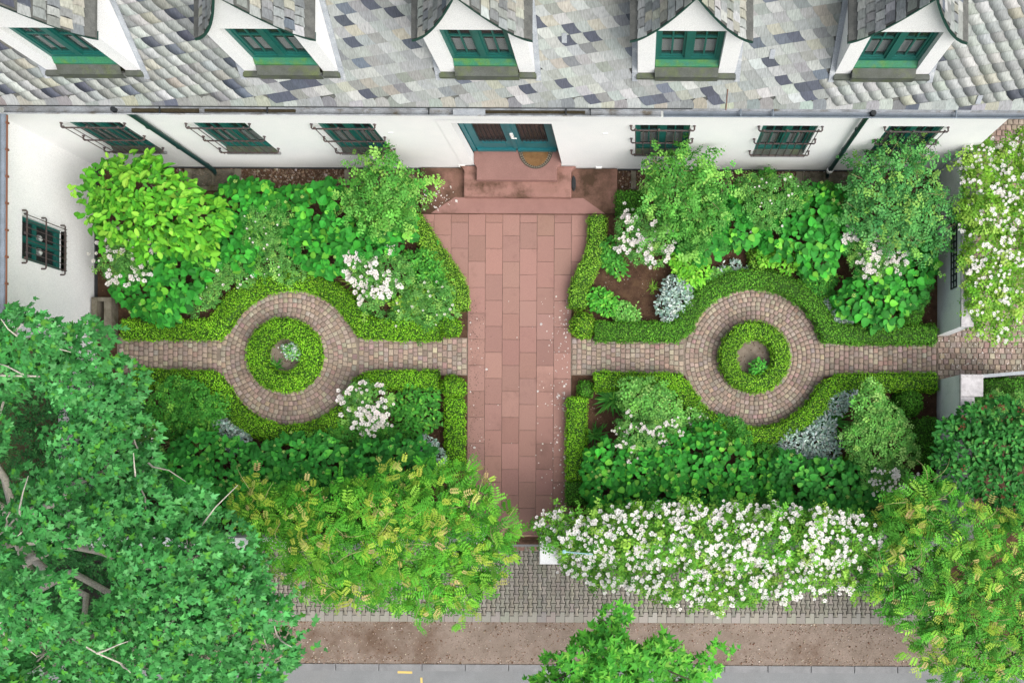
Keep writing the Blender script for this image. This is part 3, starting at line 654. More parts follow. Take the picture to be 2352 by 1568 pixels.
# dormers
def dprof(s):      # half profile: s 0 at ridge -> 1 at eave; swept (bell-cast) line
    return s, 1.16*(1 - s)**1.0*(.72 + .28*(1 - s)) + .0
def dormer(a, b, moss):
    xc = (a + b)/2; hw = (b - a)/2; ze = 6.20; oh = .13
    zt = lambda x: ze + 1.46*((1 - min(1, abs(x - xc)/(hw + oh)))**1.5)
    zb = 4.70
    d = MB(); xs = [a + (b - a)*i/16 for i in range(17)]; wl = xc - .57; wr = xc + .57; w0, w1 = 4.60, 6.22
    us = sorted({*xs, wl, wr})
    for u0, u1 in zip(us, us[1:]):
        t0, t1 = zt(u0) - .05, zt(u1) - .05
        if wl - 1e-6 <= u0 and u1 <= wr + 1e-6:
            d.add([(u0, YD, w1), (u1, YD, w1), (u1, YD, t1), (u0, YD, t0)], [(0, 1, 2, 3)])
        else: d.add([(u0, YD, ZD - .1), (u1, YD, ZD - .1), (u1, YD, t1), (u0, YD, t0)], [(0, 1, 2, 3)])
    D = .22
    d.add([(wl, YD, ZD - .1), (wl, YD + D, ZD - .1), (wl, YD + D, w1), (wl, YD, w1)], [(0, 1, 2, 3)]).add([(wr, YD, ZD - .1), (wr, YD + D, ZD - .1), (wr, YD + D, w1), (wr, YD, w1)], [(0, 1, 2, 3)])
    d.add([(wl, YD, w1), (wr, YD, w1), (wr, YD + D, w1), (wl, YD + D, w1)], [(0, 1, 2, 3)])
    for x in (a, b):
        zz = zt(x) - .05; yb = RY + (zz - RZ)/math.tan(SL) + .1
        d.add([(x, YD, ZD - .1), (x, YD, zz), (x, yb, zz), (x, yb, zz - .05), (x, YD + .05, ZD - .1)], [(0, 1, 2, 3, 4)])
    part = d.build('dormer', 'plaster', house)
    # roof skin
    R_ = MB(); m = 13; sx = [xc - (hw + oh) + 2*(hw + oh)*i/(2*m) for i in range(2*m + 1)]; y0 = YD - .14
    for x0, x1 in zip(sx, sx[1:]):
        z0, z1 = zt(x0), zt(x1); b0 = RY + (z0 - RZ)/math.tan(SL) + .08; b1 = RY + (z1 - RZ)/math.tan(SL) + .08
        R_.add([(x0, y0, z0), (x1, y0, z1), (x1, b1, z1), (x0, b0, z0), (x0, y0, z0 - .05), (x1, y0, z1 - .05), (x1, b1, z1 - .05), (x0, b0, z0 - .05)], [(0, 1, 2, 3), (4, 5, 6, 7)])
    R_.build('dormer_roof', 'slate_base', part)
    V = MB()
    for x0, x1 in zip(sx, sx[1:]):
        z0, z1 = zt(x0), zt(x1)
        V.add([(x0, y0 - .012, z0 - .005), (x1, y0 - .012, z1 - .005), (x1, y0 - .012, z1 - .085), (x0, y0 - .012, z0 - .085), (x0, YD - .003, z0 - .085), (x1, YD - .003, z1 - .085)], [(0, 1, 2, 3), (3, 2, 5, 4)])
    V.build('verge_board', 'soffit_green', part)
    # slates of the dormer roof
    P, Rm, C = [], [], []
    for sg in (-1, 1):
        npt = 8; ss = np.linspace(.03, .97, 9)
        for k in range(7):
            s0, s1 = ss[k], ss[k + 1]; s_ = s1 + .01
            x0 = xc + sg*s_*(hw + oh); z0 = zt(x0); xi = xc + sg*(s0)*(hw + oh); zi = zt(xi)
            up = Vector((xi - x0, 0, zi - z0)); ln = up.length; up.normalize(); along = Vector((0, 1, 0)); nrm = up.cross(along)*(1 if sg > 0 else -1)
            if nrm.z < 0: nrm = -nrm
            yb = RY + (z0 - RZ)/math.tan(SL); cnt = max(1, int((min(yb, YD + 1.7) - y0)/.15))
            for q in range(cnt):
                P.append(Vector((x0, y0 - .02 + q*.15 + (k % 2)*.05, z0)) + nrm*.008); ax = along
                M = np.array([[ax.x, up.x, nrm.x], [ax.y, up.y, nrm.y], [ax.z, up.z, nrm.z]]); Rm.append(M)
                C.append(palette(SLC, [5, 6, 5, 3, 4, 2, .5, .5], 1, .1, .02)[0]*.95)
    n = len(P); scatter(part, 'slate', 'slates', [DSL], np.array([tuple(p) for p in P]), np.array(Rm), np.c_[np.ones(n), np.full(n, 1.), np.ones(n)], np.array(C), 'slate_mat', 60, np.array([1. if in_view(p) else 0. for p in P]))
    framed_window(part, xc, YD + .15, 4.90, w1, .57, .62, curtain=.42)
    s = MB(); s.add([(wl + .01, YD + .015, 4.83), (wr - .01, YD + .015, 4.83), (wr - .01, YD + .11, 4.92), (wl + .01, YD + .11, 4.92), (wl + .01, YD + .015, 4.76), (wr - .01, YD + .015, 4.76)], [(0, 1, 2, 3), (0, 1, 5, 4)])
    s.build('sill', 'sill_green', part)
    l = MB(); l.add([(wl + .005, YD - .12, 4.70), (wr - .005, YD - .12, 4.70), (wr - .005, YD + .014, 4.79), (wl + .005, YD + .014, 4.79), (wl + .005, YD - .12, 4.52), (wr - .005, YD - .12, 4.52)], [(0, 1, 2, 3), (0, 1, 5, 4)]); l.box(a - .02, wl + .004, YD - .10, YD - .004, ZD - .02, ZD + .05); l.box(wr - .004, b + .02, YD - .10, YD - .004, ZD - .02, ZD + .05)
    l.build('ledge', 'ledge', part)
    for x0, x1 in ((a - .10, a - .003), (b + .003, b + .10)):
        q = [roofp(x0, VD - .12, .05), roofp(x1, VD - .12, .05), roofp(x1, 2.4, .05), roofp(x0, 2.4, .05)]; q2 = [roofp(x0, VD - .12, 0), roofp(x1, VD - .12, 0), roofp(x1, 2.4, 0), roofp(x0, 2.4, 0)]
        MB().add(q + q2, [(0, 1, 2, 3), (0, 1, 5, 4), (1, 2, 6, 5), (3, 0, 4, 7)]).build('flashing', 'lead', part)
q = [(0, .0), (.16, .02), (.175, .10), (.16, .19), (.0, .19)]
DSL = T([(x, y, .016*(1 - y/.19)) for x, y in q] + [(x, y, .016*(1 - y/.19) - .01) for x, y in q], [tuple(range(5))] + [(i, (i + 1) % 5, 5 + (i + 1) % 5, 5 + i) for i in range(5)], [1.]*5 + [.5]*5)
for a, b in DORM: dormer(a, b, 0)

# west wing
XW = -12.43
wing = thing('house_wing', 'white side wing of the house with one barred window', 'house wing', (XW, 2, 0))
wy = W(100, 588, 2.2)[1]; wy0, wy1 = 3.98 - .02, 4.98
wy0, wy1 = 3.86, 4.74
MB().panel((XW, 0, 0), (0, 1, 0), (0, 0, 1), (2.6, 6.5), (-.2, 3.9), [(wy0, wy1, 1.2, 2.55)], (-1, 0, 0), .22).add([(XW, 2.6, -.2), (XW - 5, 2.6, -.2), (XW - 5, 2.6, 8), (XW, 2.6, 3.9)], [(0, 1, 2, 3)]).build('wall', 'plaster', wing)
MB().box(XW + .002, XW + .025, 2.6, 6.47, -.1, .10).build('plinth', 'plinth', wing)
wp = MB().box(XW - .2, XW - .19, wy0, wy1, 1.2, 2.55).build('window', 'room', wing)
fr = MB(); xp = XW - .12; ym = (wy0 + wy1)/2
for y0, y1 in ((wy0, wy0 + .08), (wy1 - .08, wy1), (ym - .06, ym + .06)): fr.box(xp - .05, xp + .04, y0, y1, 1.22, 2.55)
for z0, z1 in ((1.22, 1.34), (2.47, 2.55), (1.98, 2.03)):
    for y0, y1 in ((wy0 + .08, ym - .06), (ym + .06, wy1 - .08)): fr.box(xp - .045, xp + .035, y0, y1, z0, z1)
fr.build('window_frame', 'frame_green', wp)
MB().box(xp - .03, xp - .02, wy0 + .08, ym - .06, 1.34, 2.47).box(xp - .03, xp - .02, ym + .06, wy1 - .08, 1.34, 2.47).build('pane', 'glass', wp)
MB().box(XW - .07, XW + .03, wy0 + .01, wy1 - .01, 1.16, 1.2).build('sill', 'ledge', wp)
for y in (wy0 + .3, wy1 - .3): MB().ball((xp - .1, y, 1.75), .1, 8, 6).build('vase', 'curtain', wp)
g = MB(); gx = XW + .10
for z in (1.32, 1.95, 2.55):
    g.tube([(XW - .01, wy0 - .09, z), (gx - .02, wy0 - .09, z), (gx, wy0 - .07, z), (gx, wy1 + .07, z), (gx - .02, wy1 + .09, z), (XW - .01, wy1 + .09, z)], .017, 6)
for i in range(8):
    y = wy0 + (wy1 - wy0)*i/7; g.tube([(gx + .012, y, 1.28), (gx + .012, y, 2.6)], .0095, 5)
    if i in (0, 4, 7): g.ball((gx + .012, y, 2.62), .03, 6, 4)
g.build('grille', 'iron', wp)
wr = MB().add([(-11.93, 2.4, 3.98), (-11.93, 6.3, 3.98), (-16.4, 6.3, 8.2), (-16.4, 2.4, 8.2)], [(0, 1, 2, 3)]).build('roof', 'slate_base', wing)
MB().tube([(-11.86, 2.4, 3.92), (-11.86, 6.26, 3.92)], .07, 8).build('gutter', 'gutter_new', wing)
MB().tube([(-11.79, 2.4, 3.93), (-11.79, 6.24, 3.93)], .016, 6).build('gutter_lip', 'rust', wing)
for y in np.arange(2.6, 6.2, .5): MB().box(-11.80, -11.765, y - .02, y + .02, 3.9, 3.96).build('gutter_bracket', 'rust', wing)

t = thing('garden_wall', 'low white garden wall under the big tree, continuing the white wing', 'garden wall', (XW, .4, 0))
MB().box(XW - .22, XW, -1.85, 2.58, -.2, .95).build('wall', 'plaster', t); MB().prism([(XW - .23, -1.85), (XW + .01, -1.85), (XW + .01, 2.58), (XW - .23, 2.58)], .952, 1.0, .012).build('coping', 'coping', t)
# steps
st = thing('entrance_steps', 'red sandstone steps with damp dark stains below the green double door', 'steps', (-2.72, 6.0, 0))
MB().prism([(-4.97, 5.45), (-.48, 5.45), (-.48, 6.476), (-4.97, 6.476)], -.05, .15, .012).build('platform', 'platform_stone', st)
MB().prism([(-4.72, 5.448), (-.75, 5.448), (-1.25, 5.80), (-4.2, 5.80)], .10, .1535, .008).build('tread', 'landing_stone', st)
MB().prism([(-3.95, 5.78), (-1.52, 5.78), (-1.52, 6.38), (-1.42, 6.476), (-4.05, 6.476), (-3.95, 6.38)], .15, .30, .012).build('step', 'step_stone', st)
MB().prism([(-3.64, 6.12), (-1.835, 6.12), (-1.835, 6.40), (-1.74, 6.49), (-1.74, 6.82), (-3.70, 6.82), (-3.70, 6.49), (-3.64, 6.40)], .30, .45, .012).build('landing', 'landing_stone', st)
MB().prism([(-.60, 5.46), (-.482, 5.46), (-.482, 6.474), (-.60, 6.474)], .15, .162, .005).build('edging', 'platform_stone', st)
mat = thing('doormat', 'half-round coir doormat with a meander border at the right door leaf', 'doormat', (-2.31, 6.80, .45))
mk = lambda r, z0, z1, y=6.80: MB().prism([(-2.31 + r*math.cos(math.pi + math.pi*i/24), y + r*math.sin(math.pi + math.pi*i/24)*1.12) for i in range(25)], z0, z1)
mk(.385, .452, .468).build('border', 'mat_rubber', mat); mk(.285, .466, .477, 6.745).build('coir', 'coir', mat)
mk_ = MB()
for i in range(22):
    a = math.pi + math.pi*(i + .5)/22; 
    for r, l, tw in ((.36, .03, 0), (.335, .014, 1), (.315, .03, 0)):
        x, y = -2.31 + r*math.cos(a + .02*tw), 6.80 + r*math.sin(a + .02*tw)*1.12; c, s_ = math.cos(a), math.sin(a)
        q = [(x - s_*l*.6*sg1 + c*.005*sg2, y + c*l*.6*sg1 + s_*.005*sg2) for sg1, sg2 in ((-1, -1), (1, -1), (1, 1), (-1, 1))]; mk_.prism(q, .468, .474)
for i in range(10): x = -2.66 + i*.075; mk_.box(x, x + .045, 6.775, 6.785, .468, .474).box(x, x + .01, 6.76, 6.775, .468, .474)
mk_.build('meander', 'mat_light', mat)
bs = thing('boot_scraper', 'small dark oval iron boot scraper at the right end of the middle step', 'boot scraper', (-1.49, 6.12, .15))
MB().prism([(-1.47 + .05*math.cos(a), 6.12 + .17*math.sin(a)) for a in np.linspace(0, 6.28, 13)[:-1]], .16, .19).build('tray', 'iron_black', bs)
MB().tube([(-1.47, 5.99, .18), (-1.47, 5.99, .33), (-1.47, 6.25, .33), (-1.47, 6.25, .18)], .012, 6).build('blade', 'iron_black', bs)

# gravel strip along the house wall, light wells, edgings
def cobbles(x0, x1, y0, y1, label):
    base = MB().box(x0, x1, y0, y1, -.05, .008).build('pebble_strip', 'soil', kind='structure')
    n = int((x1 - x0)*(y1 - y0)*520); P = np.c_[rng.uniform(x0, x1, n), rng.uniform(y0, y1, n), rng.uniform(.008, .02, n)]
    s = np.clip(rng.lognormal(math.log(.045), .3, n), .02, .09)
    scatter(base, 'pebble', 'pebbles', CHUNK, P, rotz(rng.uniform(0, 6.28, n)), np.c_[s, s*.85, s*.6], palette([(.17, .12, .085), (.11, .075, .055), (.22, .17, .13), (.35, .33, .31)], [4, 4, 2, .5], n), 'stone_mat', 120, s)
cobbles(-11.4, -5.0, 6.02, 6.47, 'l'); cobbles(-.46, 6.84, 6.0, 6.47, 'r')
def lightwell(px0, px1, py0, py1, label):
    a, b = W(px0, py1), W(px1, py0); x0, x1, y0, y1 = a[0], b[0], a[1], min(b[1], 6.46); t = thing('light_well', label, 'light well', ((x0 + x1)/2, (y0 + y1)/2, 0))
    MB().box(x0 - .14, x0 - .004, y0 - .1, y1, -.1, .05).box(x1 + .004, x1 + .14, y0 - .1, y1, -.1, .05).box(x0 - .003, x1 + .003, y0 - .1, y0 - .004, -.1, .048).build('surround', 'concrete', t)
    MB().box(x0, x1, y0, y1, .0, .012).build('pit', 'iron_black', t)
    g = MB()
    for i in range(15): y = y0 + .02 + (y1 - y0 - .04)*i/14; g.box(x0 + .01, x1 - .01, y - .006, y + .006, .03, .055)
    for x in (x0 + .012, (x0 + x1)/2, x1 - .012): g.box(x - .009, x + .009, y0 + .01, y1 - .01, .022, .05)
    g.build('grate', 'concrete', t)
lightwell(440, 541, 388, 429, 'rusty steel grate over a light well by the left downpipe'); lightwell(1842, 1943, 393, 438, 'dark steel grate over a light well by the right downpipe')
for px, py0, py1, lb in ((798, 388, 424, 'dark concrete edging stone across the pebble strip left of the steps'), (1455, 390, 436, 'dark concrete edging stone across the pebble strip right of the steps')):
    a, b = W(px, py1), W(px, py0); tag(MB().prism([(a[0] - .06, a[1]), (a[0] + .06, a[1]), (a[0] + .06, 6.46), (a[0] - .06, 6.46)], -.05, .05, .01).build('edging_stone', 'concrete'), lb, 'edging')
# cellar well / trough at the wing
a, b = W(226, 782), W(272, 687); tr = thing('stone_trough', 'mossy concrete trough with a dark rusty inside against the white wing', 'trough', (a[0], a[1], 0))
x0, x1, y0, y1 = a[0] + .0, b[0], a[1], b[1]
MB().prism([(x0, y0), (x0 + .13, y0), (x0 + .13, y1), (x0, y1)], -.05, .28, .012).prism([(x1 - .17, y0), (x1, y0), (x1, y1), (x1 - .17, y1)], -.05, .28, .012).prism([(x0 + .13, y1 - .09), (x1 - .17, y1 - .09), (x1 - .17, y1), (x0 + .13, y1)], -.05, .278, .01).prism([(x0 + .13, y0), (x1 - .17, y0), (x1 - .17, y0 + .09), (x0 + .13, y0 + .09)], -.05, .278, .01).build('rim', 'concrete', tr)
MB().box(x0 + .13, x1 - .17, y0 + .09, y1 - .09, .0, .04).build('bottom', 'debris', tr)

# east garden wall in two pieces, gate, pier
XE = 6.88
def wall_lattice(t, y0, y1, z0=1.0, z1=1.32, n=10):
    g = MB(); x = XE - .02
    for z in (z0, (z0 + z1)/2, z1): g.box(x - .012, x + .012, y0, y1, z - .012, z + .012)
    for i in range(n + 1): y = y0 + (y1 - y0)*i/n; g.box(x - .014, x + .010, y - .011, y + .011, z0 - .012, z1 + .012)
    g.build('lattice', 'iron_black', t)
ye = W(2153, 771)[1]
t = thing('garden_wall', 'tall white garden wall with a long black lattice, joined to the house', 'garden wall', (XE, ye, 0))
MB().box(XE, XE + .24, ye, 6.496, -.1, 1.52).build('wall', 'garden_plaster', t)
MB().prism([(XE - .01, ye - .01), (XE + .25, ye - .01), (XE + .25, 6.49), (XE - .01, 6.49)], 1.522, 1.60, .015).build('coping', 'coping', t)
MB().tube([(XE + .2, ye - .012, 1.3), (XE + .2, ye + .03, 1.3)], .035, 10).build('pipe_hole', 'iron_black', t)
wall_lattice(t, W(2183, 660, 1.2)[1], W(2183, 480, 1.2)[1], .98, 1.3, 12)
ys = W(2155, 873)[1]
t = thing('garden_wall', 'shorter white garden wall with a square pier south of the gate', 'garden wall', (XE, ys, 0))
MB().box(XE, XE + .26, -2.0, ys - .001, -.1, 1.50).build('wall', 'garden_plaster', t)
MB().box(XE + .261, XE + .46, ys - .45, ys - .003, -.1, 1.5).build('pier', 'garden_plaster', t)
MB().prism([(XE - .01, -2.0), (XE + .29, -2.0), (XE + .29, ys - .471), (XE - .01, ys - .471)], 1.502, 1.57, .015).prism([(XE - .015, ys - .47), (XE + .47, ys - .47), (XE + .47, ys + .005), (XE - .015, ys + .005)], 1.502, 1.59, .015).build('coping', 'coping', t)
wall_lattice(t, W(2182, 1040, 1.2)[1], W(2182, 966, 1.2)[1], .98, 1.3, 6)
g0 = Vector((XE + .46, ys - .02, 0)); gd = Vector((1.10, .10, 0)); t = thing('garden_gate', 'dark metal garden gate standing open over the cobbles', 'gate', g0)
gm = MB(); nn = Vector((-gd.y, gd.x, 0)).normalized()*.012
P2 = lambda s, z, k: tuple(g0 + gd*s + nn*k + Vector((0, 0, z)))
for s0, s1, z0, z1 in [(0, 1, .1, .15), (0, 1, 1.2, 1.25), (0, .04, .15, 1.2), (.96, 1, .15, 1.2)] + [(.04 + i*.092, .065 + i*.092, .15, 1.2) for i in range(1, 10)]:
    q = [P2(s, z, k) for z in (z0, z1) for s, k in ((s0, -1), (s1, -1), (s1, 1), (s0, 1))]; gm.add(q, [(0, 1, 2, 3), (4, 5, 6, 7), (0, 1, 5, 4), (1, 2, 6, 5), (2, 3, 7, 6), (3, 0, 4, 7)])
gm.build('gate_leaf', 'iron_black', t)
q = [P2(s, z, 1.3) for s, z in ((.04, .16), (.96, .16), (.96, .9), (.04, 1.19))]; MB().add(q, [(0, 1, 2, 3)]).build('sheet', 'iron_black', t)
MB().add([P2(0, 1.255, -3), P2(1, 1.255, -3), P2(1, 1.255, 3), P2(0, 1.255, 3), P2(0, 1.235, -3), P2(1, 1.235, -3), P2(1, 1.235, 3), P2(0, 1.235, 3)], [(0, 1, 2, 3), (0, 1, 5, 4), (3, 2, 6, 7), (1, 2, 6, 5)]).build('top_rail', 'lead', t)

# south wall, gate pillars, threshold
zt_ = 1.72; a = W(1241, 1293, zt_); b = W(1295, 1218, zt_)
t = thing('gate_pillar', 'white plastered gate pillar half buried in the white rose hedge', 'pillar', ((a[0] + b[0])/2, (a[1] + b[1])/2, -.17), 'pillars of the street gate')
MB().prism([(a[0], a[1]), (b[0], a[1]), (b[0], b[1]), (a[0], b[1])], -.3, zt_ - .06).build('shaft', 'plaster', t)
MB().prism([(a[0] - .02, a[1] - .02), (b[0] + .02, a[1] - .02), (b[0] + .02, b[1] + .02), (a[0] - .02, b[1] + .02)], zt_ - .06, zt_, .02).build('cap', 'plaster', t)
t = thing('gate_pillar', 'white gate pillar swallowed by the wisteria at the street', 'pillar', (-3.70, a[1] + .3, -.17), 'pillars of the street gate')
MB().prism([(-3.95, a[1]), (-3.45, a[1]), (-3.45, b[1]), (-3.95, b[1])], -.3, zt_ - .06).build('shaft', 'plaster', t)
MB().prism([(-3.97, a[1] - .02), (-3.43, a[1] - .02), (-3.43, b[1] + .02), (-3.97, b[1] + .02)], zt_ - .06, zt_, .02).build('cap', 'plaster', t)
for xa, xb, lb in ((-12.4, -3.98, 'low white street wall under the wisteria'), (b[0] + .03, 6.8, 'low white street wall under the white rose hedge')):
    t = thing('street_wall', lb, 'garden wall', ((xa + xb)/2, -2.0, -.17)); MB().box(xa, xb, -2.1, -1.88, -.3, 1.2).build('wall', 'plaster', t)
ths = thing('threshold', 'dark step and drain at the street end of the red path', 'step', (-2.7, -2.0, -.17))
MB().prism([(-3.44, -1.93), (b[0] - .5, -1.93), (b[0] - .5, -1.872), (-3.44, -1.872)], -.3, .018, .006).build('lip', 'landing_stone', ths)
MB().box(-3.44, a[0] - .01, -2.12, -1.932, -.3, -.12).build('riser', 'platform_stone', ths)
MB().box(-3.44, a[0] - .01, -2.17, -2.122, -.3, -.135).build('drain', 'kerb', ths)
for i in range(6): x = -3.4 + i*.22; MB().prism([(x, -2.27), (x + .21, -2.27), (x + .21, -2.178), (x, -2.178)], -.3, -.15, .006).build('brick', 'step_stone', ths)
a = W(1307, 1216 + 20, 2.0); a = W(1527, 1267, 2.05)
t = thing('metal_rod', 'thin pale blue metal rod with a round end lying in the white rose hedge', 'rod', W(1355, 1069, 2.05)) if False else None
p0 = Vector(W(1270 + 0.0 + (1527*.5527 + 1270)*0, 1268, 2.25)); p0 = Vector(W((1270 + 1530*.5527)*.6125, (1700 + 665*.5527)*.6125, 2.3)); p1 = Vector(W((1270 + 1725*.5527)*.6125, (1700 + 683*.5527)*.6125, 2.28))
t = thing('metal_rod', 'thin pale blue metal rod with a round end in the white rose hedge', 'rod', p0)
MB().tube([p0, p1], .013, 6).build('bar', 'pale_blue', t); MB().ball(p0, .045, 8, 6, .5).build('knob', 'pale_blue', t)
# cable at the wing
tag(MB().tube([W(8, 560, 3.5), W(6, 700, 3.3), W(15, 726, 3.1), W(60, 745, 2.9), W(120, 752, 2.7)], .012, 5).build('cable', 'iron_black'), 'black cable sagging from the wing gutter into the tree', 'cable')
#PLANTS
# ---------------------------------------------------------------- PLANTS
UP = np.array((0, 0, 1.))
def nz(v): return v/np.maximum(np.linalg.norm(v, axis=-1, keepdims=True), 1e-9)
def frames(N_, hd):
    "leaf frames: z along N, x along hd made perpendicular"
    x = nz(hd - (hd*N_).sum(1, keepdims=True)*N_); y = np.cross(N_, x); return np.stack([x, y, N_], axis=2)
def rdir(n):
    return nz(rng.normal(0, 1, (n, 3)))
def world_blobs(bl, squash=.75):
    "(px, py, radius px, z of the top[, squash]) -> centre x, y, z and radii in metres"
    out = []
    for b in bl:
        px, py, r, z = b[:4]; sq = b[4] if len(b) > 4 else squash; k = (H - z)/H/100; rr = r*k; rz = min(rr*sq, z*.55); c = W(px, py, z - rz*.5); out.append((c[0], c[1], z - rz, rr, rr, rz))
    return np.array(out)
def ellipse_blobs(poly_pts, z, r, n, zv=.3, seed=0):
    "blobs filling a polygon given in photograph measurements"
    q = np.array(poly_pts, float); lo, hi = q.min(0), q.max(0); out = []; rr = random.Random(seed)
    def inside(p):
        c = False; j = len(q) - 1
        for i in range(len(q)):
            if (q[i][1] > p[1]) != (q[j][1] > p[1]) and p[0] < (q[j][0] - q[i][0])*(p[1] - q[i][1])/(q[j][1] - q[i][1]) + q[i][0]: c = not c
            j = i
        return c
    tries = 0
    while len(out) < n and tries < 20000:
        tries += 1; p = (rr.uniform(lo[0], hi[0]), rr.uniform(lo[1], hi[1]))
        if not inside(p): continue
        rad = r*rr.uniform(.75, 1.25)
        a = rr.uniform(0, 6.28)
        if not all(inside((p[0] + rad*.7*math.cos(a + k*.785), p[1] + rad*.7*math.sin(a + k*.785))) for k in range(8)): continue
        if any(math.hypot(p[0] - o[0], p[1] - o[1]) < r*.62 for o in out): continue
        out.append((p[0], p[1], rad, z + rr.uniform(-zv, zv)))
    return out
def sample_blobs(B, n, depth=.16, low=-.35):
    area = B[:, 3]*B[:, 4] + B[:, 3]*B[:, 5]; i = rng.choice(len(B), n, p=area/area.sum())
    d = rdir(n*1); d[:, 2] = np.where(d[:, 2] < low, -d[:, 2], d[:, 2]); d[:, 2] = np.abs(d[:, 2])*.9 + .1*d[:, 2]; d = nz(d)
    lump = 1 + .10*np.sin(d[:, 0]*7 + i) * np.sin(d[:, 1]*6 + 2*i) + .06*np.sin(d[:, 0]*15 + d[:, 2]*11 + 3*i)
    s = (1 - np.abs(rng.normal(0, depth, n)))*lump
    P = B[i, :3] + d*B[i, 3:6]*s[:, None]
    nr = nz(d/B[i, 3:6])
    # thin out what lies deep inside another blob
    keep = np.ones(n, bool)
    for b in B:
        q = ((P - b[:3])/b[3:6]); keep &= ~(((q**2).sum(1) < .55) & (rng.random(n) < .8))
    keep &= P[:, 2] > .02
    return P[keep], nr[keep], s[keep]
def leaf_set(P, nr, up=.8, out=.5, jit=.45, droop=.15):
    n = len(P); N_ = nz(UP*up + nr*out + rdir(n)*jit); N_[:, 2] = np.maximum(N_[:, 2], .05); N_ = nz(N_)
    hd = nz(nr*np.array((1, 1, .2)) + rdir(n)*.9 - UP*droop); return frames(N_, hd)
LA = {}
def surf(B):
    "area of the upper side of the joined blobs"
    x0, x1 = (B[:, 0] - B[:, 3]).min(), (B[:, 0] + B[:, 3]).max(); y0, y1 = (B[:, 1] - B[:, 4]).min(), (B[:, 1] + B[:, 4]).max()
    P = np.c_[rng.uniform(x0, x1, 4000), rng.uniform(y0, y1, 4000)]; ins = np.zeros(4000, bool)
    for b in B: ins |= ((P[:, 0] - b[0])/b[3])**2 + ((P[:, 1] - b[1])/b[4])**2 < 1
    return ins.mean()*(x1 - x0)*(y1 - y0)*1.7
def count(B, tm, size, cover):
    k = id(tm[0])
    if k not in LA:
        a = 0
        for f in tm[0].f:
            for q in range(1, len(f) - 1): a += np.linalg.norm(np.cross(tm[0].v[f[q]] - tm[0].v[f[0]], tm[0].v[f[q + 1]] - tm[0].v[f[0]]))/2
        LA[k] = a
    return int(cover*surf(B)/(LA[k]*size*size)) + 20
def sprigs(B, P, nr, s, dens, ln, q):
    m = int(surf(B)*dens)
    if not m: return P, nr, s
    a, b, _ = sample_blobs(B, m, .05); m = len(a); d = nz(b*np.array((1, 1, .6)) + rdir(m)*.55 + UP*.25); L = ln*rng.uniform(.5, 1.3, m); q_ = np.linspace(.1, 1, q)
    X = a[:, None] + d[:, None]*(L[:, None]*q_[None])[:, :, None] - UP*(.35*L[:, None]*q_[None]**2)[:, :, None] + rng.normal(0, .02, (m, q, 3))
    return np.concatenate([P, X.reshape(-1, 3)]), np.concatenate([nr, np.repeat(d, q, 0)]), np.concatenate([s, np.full(m*q, 1.05)])
def stems(t, B, base, name='stem', r=.012, col=(.10, .075, .05), n=9):
    m = MB()
    for k in range(n):
        b = B[k % len(B)]; a = rng.uniform(0, 6.28); e = (b[0] + .5*b[3]*math.cos(a), b[1] + .5*b[4]*math.sin(a), b[2] + .3*b[5])
        s = (base[0] + .3*(b[0] - base[0]) + rng.normal(0, .04), base[1] + .3*(b[1] - base[1]) + rng.normal(0, .04), -.02); md = tuple((s[i] + e[i])/2 + rng.normal(0, .04) for i in range(3))
        m.tube([s, md, e], [r, r*.8, r*.4], 5)
    o = m.build(name, 'bark', t, col=col); o['kind'] = 'stuff'; return o
def plant(name, label, cat, bl, tm, size, cols, wts, n, group=None, limit=0, part='leaf', stuff='foliage', up=.8, out=.5, jit=.45, droop=.15, depth=.16, svar=.2, squash=.75, flowers=None, stem=True, dv=.14, mat='leaf', core=None, stemr=.012, pscale=None, sprig=(0, .3, 7), cover=3.0, shrink=1.0):
    B = world_blobs(bl, squash); B[:, 3:5] *= shrink; n = count(B, tm, size, cover); base = (B[:, 0].mean(), B[:, 1].mean(), 0)
    t = thing(name, label, cat, base, group)
    P, nr, s = sample_blobs(B, n, depth); k0 = len(P); P, nr, s = sprigs(B, P, nr, s, *sprig); k = len(P); R = leaf_set(P, nr, up, out, jit, droop)
    sc = size*np.clip(1 + rng.normal(0, svar, k), .5, 1.6); C = palette(cols, wts, k, dv, .05)
    if k > k0: q = sprig[2]; m = (k - k0)//q; C[k0:] = np.repeat(palette(cols, [wts[0], wts[1], wts[2]*.4, wts[3]*2.5], m, dv, .05), q, 0)*(1 + rng.normal(0, .07, (m*q, 1)))
    if pscale is not None: C = C*pscale(P)[:, None]
    scatter(t, part, stuff, tm, P, R, sc, C, mat, limit, s*.5 + P[:, 2]*.6 + rng.random(k)*.1)
    if stem: stems(t, B, base, r=stemr)
    if flowers: flower(t, B, **flowers)
    return t, B
def flower(t, B, n=40, size=.055, tm=None, col=(.86, .84, .83), lim=300, spread=1.0, name='flower', up=1.0, stuff='flowers', clump=0, dv=.04):
    P, nr, s = sample_blobs(B, n if not clump else max(3, n//clump), .03)
    P = P[:]; 
    if clump:
        P = np.repeat(P, clump, 0) + rng.normal(0, size*.75, (len(P)*clump, 3))*np.array((1, 1, .35)); nr = np.repeat(nr, clump, 0)
    P = P + nr*.05 + UP*.06; k = len(P); R = frames(nz(UP*up + nr*.5 + rdir(k)*.25), rdir(k))
    scatter(t, name, stuff, tm or BLOOM, P, R, size*np.clip(1 + rng.normal(0, .2, k), .6, 1.5), tint(col, k, dv, .015), 'petal', lim)
LIME = [(.155, .40, .018), (.22, .50, .025), (.095, .28, .014), (.28, .54, .045)]
DEEP = [(.035, .20, .03), (.055, .27, .035), (.025, .14, .022), (.09, .33, .045)]
ROSE = [(.085, .27, .05), (.13, .34, .07), (.06, .2, .04), (.2, .42, .08)]
